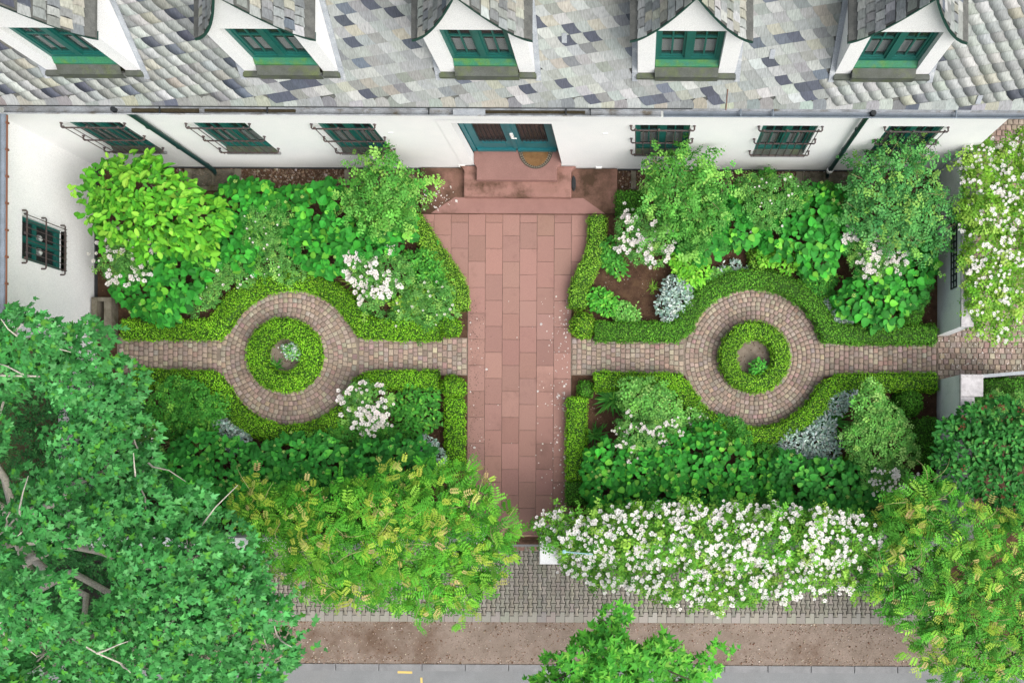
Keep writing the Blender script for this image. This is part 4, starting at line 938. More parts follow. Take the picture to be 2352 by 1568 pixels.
HYD = dict(tm=HEART, size=.165, cols=[(.028, .21, .024), (.045, .29, .03), (.018, .14, .016), (.13, .42, .04)], wts=[5, 4, 3, 1.5], up=1.7, out=.55, jit=.5, depth=.13, droop=.2, dv=.22, cover=3.0)
def hydrangea(label, bl, n, heads=14, lim=110, size=.165, cols=None, squash=.7):
    kw = dict(HYD); kw['size'] = size
    if cols: kw['cols'] = cols
    t, B = plant('hydrangea', label, 'hydrangea', bl, n=n, limit=lim, group='hydrangeas in the beds', squash=squash, **kw)
    if heads: flower(t, B, heads, .075, POM, (.42, .60, .17), 60, name='flower_head', dv=.1)
    return t
# ---- box hedges: soft-edged ribbons of small leaves
def hedge(label, pts, wd, ht=.36, cols=LIME, wts=(5, 4, 3, 1.2), name='box_hedge', closed=False, dens=1900, size=.034, group='clipped box hedges'):
    q = [Vector(W(px, py, ht*.9)[:2]) for px, py in pts]; wd = wd/100*(H - ht)/H
    L = []; m = len(q)
    for i in range(m):
        a = q[(i - 1) % m] if closed or i else q[0]; b = q[(i + 1) % m] if closed or i < m - 1 else q[-1]
        ta = (q[i] - a).normalized() if (q[i] - a).length else (b - q[i]).normalized(); tb = (b - q[i]).normalized() if (b - q[i]).length else ta
        t_ = (ta + tb).normalized(); nn = Vector((-t_.y, t_.x)); L.append((q[i], nn*(1/max(.5, nn.dot(Vector((-ta.y, ta.x)))))))
    prof = [(-.5, 0), (-.53, .45*ht), (-.50, .85*ht), (-.38, ht), (0, ht*1.03), (.38, ht), (.50, .85*ht), (.53, .45*ht), (.5, 0)]
    V = [[Vector((*(c + n*(u*wd)), z)) for u, z in prof] for c, n in L]
    seg = list(range(m if closed else m - 1)); tri = []
    for i in seg:
        A_, B_ = V[i], V[(i + 1) % m]
        for k in range(len(prof) - 1): tri += [(A_[k], B_[k], B_[k + 1]), (A_[k], B_[k + 1], A_[k + 1])]
    if not closed:
        for E in (V[0], V[-1]):
            for k in range(1, len(prof) - 1): tri.append((E[0], E[k], E[k + 1]))
    c0 = sum((v for r in V for v in r), Vector())/(m*len(prof)); c0.z = 0
    t = thing(name, label, 'hedge', c0, group)
    shell(t, tri, cols, wts, dens, size)
    return t
def shell(t, tri, cols, wts, dens, size, shrink=.035, rough=.022):
    T_ = np.array([[tuple(p) for p in x] for x in tri]); e1, e2 = T_[:, 1] - T_[:, 0], T_[:, 2] - T_[:, 0]; cr = np.cross(e1, e2); ar = np.linalg.norm(cr, axis=1)/2
    cen = T_.reshape(-1, 3).mean(0); nrm = cr/np.maximum(2*ar[:, None], 1e-9)
    n = int(ar.sum()*dens); i = rng.choice(len(T_), n, p=ar/ar.sum()); a, b = rng.random(n), rng.random(n); f = a + b > 1; a[f], b[f] = 1 - a[f], 1 - b[f]
    P = T_[i, 0] + a[:, None]*e1[i] + b[:, None]*e2[i]; nr = nrm[i]; nr = np.where(((nr[:, 2:] < -.1)), -nr, nr)
    lump = .018*(np.sin(P[:, 0]*23 + np.sin(P[:, 1]*17)*2) + np.sin(P[:, 1]*29 + P[:, 0]*11))
    P = P + nr*(rng.normal(0, rough, n) + lump*.7)[:, None]
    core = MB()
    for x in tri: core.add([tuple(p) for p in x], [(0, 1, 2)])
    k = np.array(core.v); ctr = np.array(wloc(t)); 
    o = core.build('dark_core', 'leaf', t, col=(.03, .085, .012)); o.scale = (1, 1, .9); o['kind'] = 'stuff'  # dark green core added inside the leaf shell so gaps read dark
    patch = 1 + .16*np.sin(P[:, 0]*3.1 + 1.3*np.sin(P[:, 1]*2.3)) + .1*np.sin(P[:, 1]*5.7 + P[:, 0]*4.1)
    C = palette(cols, wts, n, .16, .05)*patch[:, None]
    N_ = nz(nr + UP*.5 + rdir(n)*.75); R = frames(N_, rdir(n))
    scatter(t, 'leaf', 'foliage', SMALL, P, R, size*np.clip(1 + rng.normal(0, .25, n), .5, 1.7), C, 'box_leaf')
def ball(label, px, py, rx, ry, ht=.5, cols=LIME, wts=(5, 4, 3, 1), dens=1900, sq=2.6):
    c = W(px, py, ht*.8); k = (H - ht)/H/100; rx *= k; ry *= k; nn, mm = 20, 8; V = []
    for j in range(mm + 1):
        ph = math.pi/2*j/mm*1.0; rr = math.cos(ph)**(2/sq); z = ht*math.sin(ph)**(.9)
        V.append([Vector((c[0] + rx*rr*math.cos(2*math.pi*i/nn), c[1] + ry*rr*math.sin(2*math.pi*i/nn), z)) for i in range(nn)])
    tri = []
    for j in range(mm):
        for i in range(nn): a, b = V[j][i], V[j][(i + 1) % nn]; d, e = V[j + 1][i], V[j + 1][(i + 1) % nn]; tri += [(a, b, e), (a, e, d)]
    t = thing('box_ball', label, 'box ball', (c[0], c[1], 0), 'clipped box balls'); shell(t, tri, cols, wts, dens, .034); return t
def arc(c, r, a0, a1, n=14): return [(c[0] + r*math.cos(math.radians(a0 + (a1 - a0)*i/n)), c[1] - r*math.sin(math.radians(a0 + (a1 - a0)*i/n))) for i in range(n + 1)]
cl, cr_ = (662, 819), (1733, 821)
DGR = [(.065, .235, .02), (.09, .30, .03), (.045, .17, .015), (.14, .36, .04)]
hedge('box hedge curving round the north side of the left cobbled circle', [(280, 755), (380, 755), (487, 755), (505, 735)] + arc(cl, 179, 146, 28, 14) + [(838, 752), (920, 757), (1010, 757)], 43)
hedge('box hedge curving round the south side of the left cobbled circle', [(305, 868), (400, 870), (478, 873), (497, 893)] + arc(cl, 179, 212, 330, 14) + [(826, 885), (850, 873), (930, 872), (1005, 872)], 41)
hedge('box hedge curving round the north side of the right cobbled circle', [(1366, 759), (1460, 760), (1550, 760), (1575, 742)] + arc(cr_, 183, 148, 28, 14) + [(1905, 762), (1960, 766), (2060, 767), (2150, 767)], 42, cols=[(.085, .27, .025), (.12, .34, .03), (.06, .2, .02), (.17, .4, .04)])
hedge('box hedge curving round the south side of the right cobbled circle', [(1366, 874), (1460, 876), (1555, 878), (1573, 898)] + arc(cr_, 181, 205, 333, 14) + [(1905, 892), (1935, 879), (2040, 877), (2152, 877)], 40)
hedge('round box hedge ring in the left cobbled circle', arc((648, 814), 63, 0, 345, 23), 42, .38, closed=True)
hedge('round box hedge ring in the right cobbled circle with one bushy plant inside', arc((1734, 819), 62, 0, 345, 23), 38, .38, closed=True, cols=[(.15, .36, .02), (.2, .44, .03), (.10, .26, .02), (.27, .5, .05)])
hedge('narrow box hedge slanting along the left flare of the red path', [(945, 498), (975, 545), (1010, 598), (1040, 640), (1052, 672), (1052, 710)], 40, cols=[(.16, .35, .03), (.22, .43, .045), (.11, .25, .02), (.28, .46, .07)])
hedge('narrow box hedge bending along the right flare of the red path', [(1371, 496), (1370, 550), (1361, 596), (1338, 637), (1328, 665), (1326, 706)], 38, cols=[(.16, .37, .03), (.22, .45, .045), (.11, .26, .02), (.26, .46, .06)])
hedge('straight box hedge along the lower left side of the red path', [(1041, 914), (1041, 960), (1042, 1020), (1043, 1080)], 40)
hedge('straight box hedge along the lower right side of the red path', [(1324, 914), (1324, 960), (1323, 1030), (1322, 1100)], 43)
hedge('short dark box block at the lower right end of the red path', [(1323, 1108), (1323, 1130), (1324, 1158)], 44, cols=DGR)
hedge('dark box block beside the right end of the steps', [(1448, 440), (1448, 465), (1448, 490)], 64, .4, cols=DGR)
hedge('narrow box strip below the right cobbled circle', [(1732, 1022), (1732, 1060), (1731, 1095)], 30, cols=DGR)
hedge('thin box strip dividing the bed above the right cobbled circle', [(1733, 552), (1736, 585), (1738, 632)], 28, .3, cols=[(.14, .34, .03), (.18, .4, .04), (.1, .25, .02), (.22, .42, .05)])
hedge('dark box hedge outside the garden wall beside the gate', [(2236, 892), (2300, 890), (2420, 890)], 44, .45, cols=DGR)
hedge('dark box hedge piece along the right garden wall below the round box ball', [(2128, 962), (2130, 1010), (2130, 1065)], 52, .4, cols=DGR)
ball('clipped box ball at the right edge of the red path above the cobbled path', 1337, 744, 30, 31, .5, [(.15, .36, .02), (.21, .44, .03), (.10, .26, .02), (.3, .46, .05)])
ball('squarish box ball at the left edge of the red path below the cobbled path', 1037, 887, 28, 27, .48, sq=4)
ball('round box ball by the lower right garden wall', 2093, 924, 34, 32, .6, DGR)
ball('small box ball in the corner of the right garden wall', 2098, 719, 28, 26, .5, DGR)
ball('small box cushion at the left edge of the red path above the cobbled path', 1029, 748, 27, 24, .35, sq=4)
ball('ragged little box plant at the corner of the red path and right cobbled path', 1344, 893, 19, 22, .3, DGR, sq=2)
# ---- hydrangeas
hydrangea('big leaved hydrangea in front of the white wing', [(380, 590, 62, 1.0), (400, 640, 62, 1.05), (350, 670, 60, .95), (310, 660, 55, .9), (370, 700, 45, .8), (430, 610, 45, .8)], 2100, 8)
hydrangea('dark hydrangea between the bright laurel and the small rose', [(545, 470, 60, 1.1), (590, 470, 55, 1.05), (535, 550, 50, .95), (570, 545, 45, .9), (500, 580, 35, .7), (560, 590, 38, .7)], 1700, 4)
hydrangea('largest upper left hydrangea between the small rose and the red steps', [(680, 480, 55, 1.1), (740, 480, 65, 1.2), (800, 500, 65, 1.2), (700, 545, 58, 1.05), (770, 560, 62, 1.1), (850, 540, 65, 1.1), (905, 520, 50, 1.0), (740, 590, 38, .8), (660, 520, 40, .95), (900, 480, 40, .9)], 3200, 26, 150)
hydrangea('upper right hydrangea under the arching rose nearest the steps', [(1580, 530, 45, .95), (1640, 510, 60, 1.05), (1690, 520, 52, 1.05), (1620, 560, 40, .9), (1700, 480, 40, 1.0)], 1700, 6)
hydrangea('upper right hydrangea below the right light well', [(1820, 480, 50, 1.1), (1880, 480, 55, 1.15), (1850, 540, 58, 1.1), (1910, 540, 50, 1.05), (1880, 590, 42, .95), (1800, 540, 42, .95), (1930, 470, 40, 1.0), (1780, 560, 30, .8)], 2400, 8)
hydrangea('hydrangea by the right garden wall below the white roses', [(1990, 680, 55, .95), (2040, 690, 55, 1.0), (2090, 640, 50, 1.0), (2110, 600, 42, 1.0), (2030, 650, 50, 1.0), (1960, 690, 35, .8), (2010, 725, 25, .6)], 2000, 6)
DH = [(.03, .20, .028), (.045, .26, .035), (.02, .14, .02), (.09, .36, .045)]
hydrangea('lower left hydrangea half under the blue-green tree', [(450, 1050, 60, 1.1), (520, 1075, 65, 1.15), (420, 1075, 50, 1.1), (590, 1075, 55, 1.1), (480, 1120, 60, 1.1), (560, 1130, 50, 1.1), (390, 1100, 45, 1.0), (610, 1120, 45, 1.0)], 2900, 26, 120, .135, DH)
hydrangea('lower left hydrangea full of pale flower heads above the wisteria', [(670, 1050, 55, 1.1), (730, 1060, 60, 1.15), (770, 1085, 55, 1.15), (680, 1100, 55, 1.1), (740, 1120, 50, 1.1), (640, 1100, 40, 1.0)], 2100, 34, 120, .135, DH)
hydrangea('lower left hydrangea beside the straight box hedge', [(850, 1065, 55, 1.1), (910, 1060, 55, 1.1), (950, 1075, 45, 1.05), (880, 1105, 50, 1.1), (820, 1095, 40, 1.0), (960, 1040, 30, .9)], 1900, 26, 120, .135, DH)
hydrangea('broad bright hydrangea at the lower right of the red path', [(1400, 1070, 60, 1.05), (1470, 1070, 65, 1.15), (1540, 1060, 65, 1.2), (1610, 1050, 65, 1.2), (1670, 1070, 58, 1.15), (1390, 1125, 52, 1.0), (1460, 1130, 58, 1.05), (1540, 1130, 60, 1.1), (1620, 1120, 58, 1.1), (1690, 1115, 45, 1.0), (1630, 1010, 38, .9), (1370, 1090, 35, .9)], 4200, 62, 150, .14)
hydrangea('lower right hydrangea between the silver plants and the white rose hedge', [(1840, 1110, 60, 1.1), (1910, 1110, 60, 1.15), (1970, 1115, 55, 1.1), (1870, 1150, 50, 1.0), (1950, 1150, 50, 1.0), (2020, 1140, 45, 1.0), (1810, 1080, 40, 1.0)], 2600, 20, 120, .145, DH)
hydrangea('small bright hydrangea beside the narrow box strip', [(1770, 1085, 34, .8), (1785, 1120, 34, .8)], 420, 4, 60, .13)
# ---- laurel, arching roses, small roses
plant('laurel', 'bright yellow-green laurel bush in the corner by the white wing', 'laurel', [(255, 420, 60, 2.2), (330, 430, 65, 2.4), (280, 490, 65, 2.3), (370, 490, 68, 2.3), (430, 500, 62, 2.1), (340, 530, 55, 2.0), (440, 545, 48, 1.7), (220, 450, 40, 2.0), (300, 395, 45, 2.2), (485, 500, 35, 1.7), (250, 500, 45, 1.9), (400, 450, 50, 2.1)], OVAL, .165, [(.075, .30, .02), (.13, .39, .028), (.045, .21, .016), (.22, .48, .05)], [5, 4, 3, 1.5], 3400, limit=170, up=.9, out=.6, jit=.55, stemr=.02, svar=.28, sprig=(7, .28, 6), cover=3.4)
def arching(label, bl, n, cols=ROSE, wts=(5, 4, 3, 2), size=.15, canes=14, **kw):
    t, B = plant('climbing_rose', label, 'rose', bl, ROSEL, size, cols, wts, n, 'arching roses at the house', up=.8, out=.6, jit=.6, depth=.25, stemr=.012, sprig=(16, .5, 8), cover=2.6, shrink=.86, **kw)
    m = MB()
    for k in range(canes):
        b = B[rng.integers(len(B))]; a = rng.uniform(0, 6.28); s = np.array((b[0], b[1], b[2])); e = s + np.array((math.cos(a)*b[3]*1.05, math.sin(a)*b[4]*1.05, b[5]*.8)); md = (s + e)/2 + np.array((0, 0, .25*b[5]))
        m.tube([tuple(s), tuple(md), tuple(e)], [.009, .007, .004], 4)
    o = m.build('cane', 'bark', t, col=(.25, .22, .12)); o['kind'] = 'stuff'; return t
LROSE = [(.075, .28, .04), (.125, .37, .06), (.05, .20, .03), (.22, .47, .085)]
arching('light green climbing rose at the left end of the steps', [(880, 400, 50, 2.0), (885, 352, 22, 2.2), (850, 440, 55, 1.7), (915, 440, 48, 1.7), (950, 410, 26, 1.7), (870, 490, 48, 1.4), (920, 490, 42, 1.4), (820, 470, 36, 1.3), (960, 440, 20, 1.5)], 3600, LROSE)
arching('tall light green climbing rose right of the steps under the barred window', [(1540, 390, 50, 2.1), (1600, 385, 45, 2.1), (1560, 440, 65, 1.9), (1620, 450, 52, 1.8), (1560, 500, 55, 1.5), (1620, 510, 45, 1.4), (1510, 420, 35, 1.8), (1560, 350, 26, 2.3), (1655, 420, 28, 1.8), (1590, 550, 40, 1.2), (1500, 380, 25, 1.9)], 5200, LROSE)
arching('dense bluish green climbing rose in the corner of house and garden wall', [(2000, 420, 55, 1.9), (2060, 400, 60, 2.1), (2110, 440, 60, 2.0), (2040, 470, 70, 1.9), (2120, 500, 60, 1.8), (1980, 490, 50, 1.6), (2070, 530, 60, 1.6), (2150, 480, 45, 1.9), (2050, 345, 24, 2.4), (2130, 370, 30, 2.3), (2100, 340, 22, 2.3), (2010, 380, 30, 2.1), (2120, 560, 45, 1.4), (2165, 530, 32, 1.7)], 7000, [(.07, .27, .065), (.11, .34, .085), (.05, .2, .05), (.22, .46, .09)], canes=30)
def smallrose(label, bl, n, nf, cols=ROSE, fs=.045, size=.115, fcol=(.86, .83, .82), clump=0, name='rose_bush', group='white rose bushes in the beds', **kw):
    return plant(name, label, 'rose bush', bl, ROSEL, size, cols, (5, 4, 3, 1.5), n, group, up=.9, out=.5, jit=.6, depth=.25, sprig=(8, .2, 6), cover=2.3, flowers=dict(n=nf, size=fs, col=fcol, clump=clump), stemr=.007, **kw)
smallrose('small leaved rose dotted with a few white blooms under the right window', [(1745, 450, 40, 1.3), (1790, 440, 42, 1.3), (1770, 480, 42, 1.2), (1740, 500, 30, 1.0), (1830, 450, 30, 1.2), (1720, 430, 25, 1.2)], 2000, 24)
smallrose('loose rose between two hydrangeas left of the circle with scattered blooms', [(600, 530, 38, 1.1), (640, 560, 42, 1.0), (620, 590, 38, .85), (660, 610, 38, .7), (590, 500, 28, 1.1), (640, 500, 25, 1.1)], 1900, 22)
smallrose('leggy rose with six white blooms left of the circle hedge', [(500, 630, 30, .6), (540, 610, 26, .6), (470, 670, 32, .55), (445, 700, 24, .5), (560, 640, 20, .5)], 650, 16, fs=.075)
WB = dict(fs=.095)
smallrose('dense white rose against the white wing beside the hydrangea', [(280, 570, 42, 1.1), (255, 605, 30, 1.0), (310, 600, 36, 1.1), (275, 635, 28, .9), (325, 575, 22, 1.0)], 1000, 130, clump=4, **WB)
smallrose('white rose full of blooms above the right of the left circle hedge', [(840, 620, 40, .95), (890, 615, 40, .95), (815, 600, 26, .9), (920, 620, 28, .9), (860, 665, 34, .8), (845, 690, 24, .7), (890, 650, 30, .8)], 1500, 210, clump=6, **WB)
smallrose('white rose beside the right flare of the red path', [(1450, 530, 36, 1.0), (1490, 515, 40, 1.1), (1520, 540, 32, 1.0), (1470, 570, 32, .9), (1440, 550, 22, .9), (1510, 585, 25, .8)], 1300, 140, clump=3, **WB)
smallrose('white rose in big clusters in front of the climbing rose by the garden wall', [(1960, 560, 26, 1.0), (2000, 580, 38, 1.05), (2040, 570, 34, 1.05), (2020, 610, 36, 1.0), (2060, 600, 26, 1.0), (1985, 620, 24, .9)], 1200, 190, clump=6, **WB)
smallrose('white rose below the hedge right of the left circle', [(820, 915, 34, .85), (855, 915, 34, .9), (830, 955, 32, .8), (870, 940, 26, .85), (815, 940, 22, .7), (845, 980, 20, .6)], 900, 170, clump=4, **WB)
smallrose('airy white rose above the broad hydrangea right of the red path', [(1450, 1000, 34, 1.1), (1490, 1010, 36, 1.1), (1500, 970, 30, 1.0), (1460, 1040, 25, 1.05), (1440, 970, 22, .9), (1530, 990, 26, 1.0)], 900, 130, clump=4, fs=.065)
smallrose('airy white rose on top of the lower right hydrangea by the garden wall', [(2035, 1095, 28, 1.3), (2065, 1100, 28, 1.3), (2050, 1120, 22, 1.2), (2020, 1110, 18, 1.2)], 500, 130, clump=4, fs=.065)
smallrose('sparse rose with pale blooms hidden behind the blue-green tree', [(330, 1000, 26, .9), (345, 1040, 26, .9), (350, 1075, 20, .9)], 300, 24, fs=.06)
smallrose('low mixed rose in the corner left of the red path with pale green buds', [(960, 670, 40, .55), (1000, 690, 40, .55), (930, 720, 34, .45), (980, 730, 36, .45), (1020, 670, 24, .5), (890, 740, 26, .35), (1030, 715, 22, .4)], 1500, 28, fs=.055, fcol=(.72, .76, .66))
smallrose('feathery light green shrub below the right part of the right path hedge', [(2000, 930, 38, 1.2), (2020, 980, 45, 1.3), (1980, 1010, 42, 1.2), (2060, 1010, 42, 1.3), (2010, 1050, 40, 1.2), (2080, 1045, 32, 1.2), (2005, 895, 22, 1.1), (2050, 960, 30, 1.2)], 3600, 0, [(.12, .36, .06), (.18, .45, .09), (.085, .27, .05), (.28, .5, .12)], name='feathery_shrub', group='feathery shrubs', size=.10) if False else None
def shrub(label, bl, n, cols, tm=SMALL, size=.07, cat='shrub', name='leafy_shrub', group=None, wts=(5, 4, 3, 1.5), **kw):
    kw.setdefault('sprig', (8, .16, 5)); kw.setdefault('cover', 2.6); kw.setdefault('up', .9); kw.setdefault('out', .5); kw.setdefault('jit', .6)
    return plant(name, label, cat, bl, tm, size, cols, wts, n, group, stemr=.008, **kw)
LG = [(.12, .36, .06), (.18, .45, .09), (.085, .27, .05), (.28, .52, .13)]; MG = [(.05, .24, .03), (.08, .31, .04), (.035, .17, .022), (.16, .42, .05)]
YG = [(.17, .38, .03), (.24, .46, .05), (.10, .28, .025), (.33, .5, .09)]; SV = [(.33, .45, .40), (.42, .53, .48), (.22, .36, .28), (.55, .62, .58)]
shrub('feathery light green shrub beside the round box ball by the right wall', [(2000, 930, 36, 1.2), (2020, 980, 44, 1.3), (1980, 1010, 40, 1.2), (2060, 1010, 40, 1.3), (2010, 1050, 40, 1.2), (2080, 1040, 30, 1.2), (2005, 895, 20, 1.1), (2050, 965, 30, 1.2)], 4200, LG, ROSEL, .14)
shrub('feathery light green shrub below the left end of the right path hedge', [(1470, 915, 40, 1.0), (1510, 930, 40, 1.0), (1540, 960, 30, .9), (1450, 890, 26, .9), (1500, 965, 26, .8)], 1900, LG, ROSEL, .14)
shrub('mid green shrub under the lower left hedge behind the blue-green tree', [(400, 910, 42, .9), (440, 920, 38, .9), (370, 930, 34, .8), (420, 950, 34, .8), (360, 970, 30, .7)], 1700, MG, ROSEL, .13)
shrub('lily-leaved clump left of the straight lower left box hedge', [(945, 920, 36, .5), (970, 950, 38, .5), (930, 950, 30, .45), (980, 910, 26, .4), (950, 980, 28, .4)], 950, MG, OVAL, .10, 'perennial', 'leafy_clump', svar=.3)
shrub('yellow-green perennial between the two box hedges at the red path', [(955, 690, 30, .4), (925, 700, 26, .35), (985, 680, 26, .4), (940, 730, 24, .35)], 700, YG, OVAL, .08, 'perennial', 'leafy_clump')
shrub('mounded green perennial inside the right flare hedge', [(1380, 690, 27, .4), (1395, 700, 24, .38), (1365, 680, 20, .35)], 520, [(.07, .33, .03), (.11, .4, .045), (.05, .24, .03), (.2, .5, .06)], OVAL, .085, 'perennial', 'leafy_clump')
shrub('dark green clump beside the bending right hedge', [(1405, 590, 24, .4), (1415, 610, 22, .38), (1395, 565, 20, .4)], 420, MG, OVAL, .09, 'perennial', 'leafy_clump')
shrub('bright leaved young shrub below the upper right hydrangea', [(1580, 600, 34, .6), (1600, 620, 28, .55), (1560, 590, 26, .55), (1580, 645, 20, .4)], 620, [(.14, .45, .03), (.2, .53, .045), (.09, .33, .025), (.28, .58, .07)], OVAL, .10, 'shrub')
shrub('small grey-green perennial by the right flare bed path edge', [(1430, 715, 24, .3), (1450, 725, 20, .3), (1440, 745, 18, .25)], 320, LG, OVAL, .06, 'perennial', 'leafy_clump')
for lb, bl, n in (('silvery lambs ear clump above the left of the right circle hedge', [(1550, 660, 30, .4), (1560, 690, 36, .42), (1535, 700, 30, .38), (1545, 725, 26, .35), (1575, 650, 22, .35)], 1300),
                  ('broad silvery lambs ear clump below the right circle hedge', [(1830, 1020, 40, .45), (1870, 1010, 40, .45), (1890, 985, 32, .42), (1840, 1050, 32, .4), (1905, 1040, 30, .42), (1800, 1035, 24, .35), (1890, 1060, 22, .4)], 2100),
                  ('small silvery clump under the right path hedge', [(1925, 925, 26, .38), (1945, 910, 22, .38), (1920, 905, 18, .3)], 520),
                  ('silver leaved clump beside the lower left straight hedge', [(985, 1030, 22, .5), (1000, 1050, 22, .5), (975, 1015, 16, .4), (1005, 1075, 16, .4)], 420),
                  ('silver leaved strip below the left circle hedge', [(520, 985, 22, .35), (550, 1000, 22, .35), (500, 970, 16, .3), (535, 1025, 18, .3)], 460),
                  ('low silver plants at the right end of the right circle hedge', [(1925, 720, 16, .25), (1945, 735, 16, .25), (1900, 700, 12, .25)], 240),
                  ('pair of small silver plants on the soil above the right circle', [(1690, 610, 12, .2), (1655, 622, 10, .2), (1720, 620, 9, .18)], 130)):
    shrub(lb, bl, n, SV, OVAL, .075, 'silver plant', 'silver_plant', 'silver leaved plants', out=.4, jit=.75, up=.6)
shrub('white flowering sprig inside the left box ring', [(668, 806, 16, .35), (678, 815, 12, .35), (655, 800, 9, .3)], 200, SV[:1] + LG[:3], OVAL, .06, 'perennial', 'white_perennial', flowers=dict(n=16, size=.03))
shrub('bushy bright plant inside the right box ring', [(1743, 845, 19, .35), (1750, 850, 13, .3), (1735, 852, 11, .28)], 240, [(.06, .3, .035), (.09, .38, .045), (.045, .22, .03), (.15, .46, .06)], OVAL, .09, 'perennial', 'leafy_clump')
def tuft(label, px, py, r, n, cols=YG, z=.3):
    c = W(px, py, .1); t = thing('grass_tuft', label, 'tuft', (c[0], c[1], 0), 'strap leaved tufts'); a = rng.uniform(0, 6.28, n); P = np.c_[c[0] + rng.normal(0, .04, n), c[1] + rng.normal(0, .04, n), np.full(n, .02)]
    hd = np.c_[np.cos(a), np.sin(a), rng.uniform(.4, 1.8, n)]; hd = nz(hd); N_ = nz(np.c_[-np.cos(a)*hd[:, 2], -np.sin(a)*hd[:, 2], np.ones(n)*.8]); 
    scatter(t, 'blade', 'blades', STRAP, P, frames(N_, hd), r/100*rng.uniform(.7, 1.25, n), palette(cols, (5, 4, 3, 1), n), 'leaf')
for a in (('strappy tuft left of the white rose by the left circle', 822, 645, 42, 60), ('strappy tuft inside the left box ring', 632, 840, 24, 50, MG), ('strappy tuft at the corner of the lower right bed', 1408, 915, 45, 110, MG), ('yellowing grassy tuft under the left circle hedge', 450, 1005, 45, 90, [(.30, .36, .10), (.38, .40, .14), (.2, .3, .06), (.45, .42, .2)]), ('grassy tuft among the silver plants by the right circle', 1905, 965, 48, 130, MG),
          ('thin grassy tuft above the lower right hydrangea', 1935, 1070, 40, 90, YG), ('strappy tuft under the left side of the lower right hydrangea', 1365, 1000, 34, 50, MG), ('grassy tuft left of the lower left white rose', 780, 975, 34, 60, YG), ('dry grassy tuft beneath the left circle hedge arc', 405, 1015, 34, 60, [(.30, .34, .12), (.38, .40, .16), (.2, .28, .07), (.45, .42, .2)]), ('tuft of blades at the foot of the left flare white rose', 840, 720, 26, 40, MG), ('small tuft in the bare soil of the upper right bed', 1500, 660, 16, 30, YG)): tuft(*a)
shrub('green perennials filling the gap below the left circle hedge', [(470, 940, 34, .5), (440, 970, 34, .5), (500, 930, 28, .5), (480, 985, 28, .4), (395, 980, 30, .4)], 1100, MG, OVAL, .075, 'perennial', 'leafy_clump')
shrub('green perennials between the white rose and the left circle hedge arc', [(760, 1010, 30, .45), (790, 1000, 26, .4), (720, 1020, 26, .4), (840, 1020, 30, .5), (890, 1010, 30, .5), (870, 985, 22, .35)], 1000, MG, ROSEL, .12, 'perennial', 'leafy_clump')
shrub('leafy perennials on the inside of the left flare hedge', [(1000, 620, 28, .45), (980, 590, 26, .45), (1015, 650, 22, .4), (960, 630, 26, .45), (940, 600, 24, .5)], 950, MG, OVAL, .07, 'perennial', 'leafy_clump')
shrub('low perennials on the soil above the right circle hedge', [(1640, 640, 24, .3), (1620, 660, 22, .3), (1600, 690, 20, .3), (1670, 630, 18, .25)], 480, LG, OVAL, .06, 'perennial', 'leafy_clump')
shrub('low perennials at the right of the right circle hedge', [(1880, 660, 28, .35), (1900, 640, 24, .35), (1860, 640, 22, .3), (1920, 690, 22, .3), (1850, 610, 18, .25)], 560, MG, OVAL, .065, 'perennial', 'leafy_clump')
shrub('yellow-green young shrub left of the upper right hydrangea base', [(1760, 585, 22, .5), (1810, 600, 24, .5), (1790, 590, 20, .45)], 420, [(.14, .45, .03), (.2, .53, .045), (.09, .33, .025), (.28, .58, .07)], OVAL, .085)
shrub('mid green filler shrub around the narrow lower right box strip', [(1700, 1015, 26, .6), (1690, 985, 24, .5), (1760, 1045, 26, .6), (1780, 1060, 24, .7), (1660, 975, 20, .4)], 800, MG, ROSEL, .12)
shrub('dark green bush under the right garden wall behind the climbing rose', [(2110, 680, 28, .7), (2120, 650, 24, .8), (2095, 665, 20, .7)], 500, [(.04, .2, .03), (.06, .26, .04), (.03, .14, .02), (.1, .32, .05)], ROSEL, .12)
shrub('low green cover in front of the pebble strip below the right house wall', [(1700, 440, 20, .6), (1760, 410, 22, .6), (1900, 445, 26, .6), (1960, 450, 24, .7)], 700, MG, ROSEL, .12)
shrub('white flowering perennial below the right circle hedge on the left', [(1590, 960, 24, .5), (1610, 975, 22, .5), (1575, 985, 20, .45)], 350, LG, OVAL, .06, 'perennial', 'white_perennial', flowers=dict(n=40, size=.035))
shrub('dark green ground shrubs behind the white rose hedge', ellipse_blobs([(1340, 1140), (2080, 1140), (2080, 1200), (1340, 1200)], .8, 34, 26, .1, 5), 3600, [(.03, .16, .02), (.045, .2, .025), (.02, .11, .015), (.07, .26, .035)], ROSEL, .09, 'shrub')
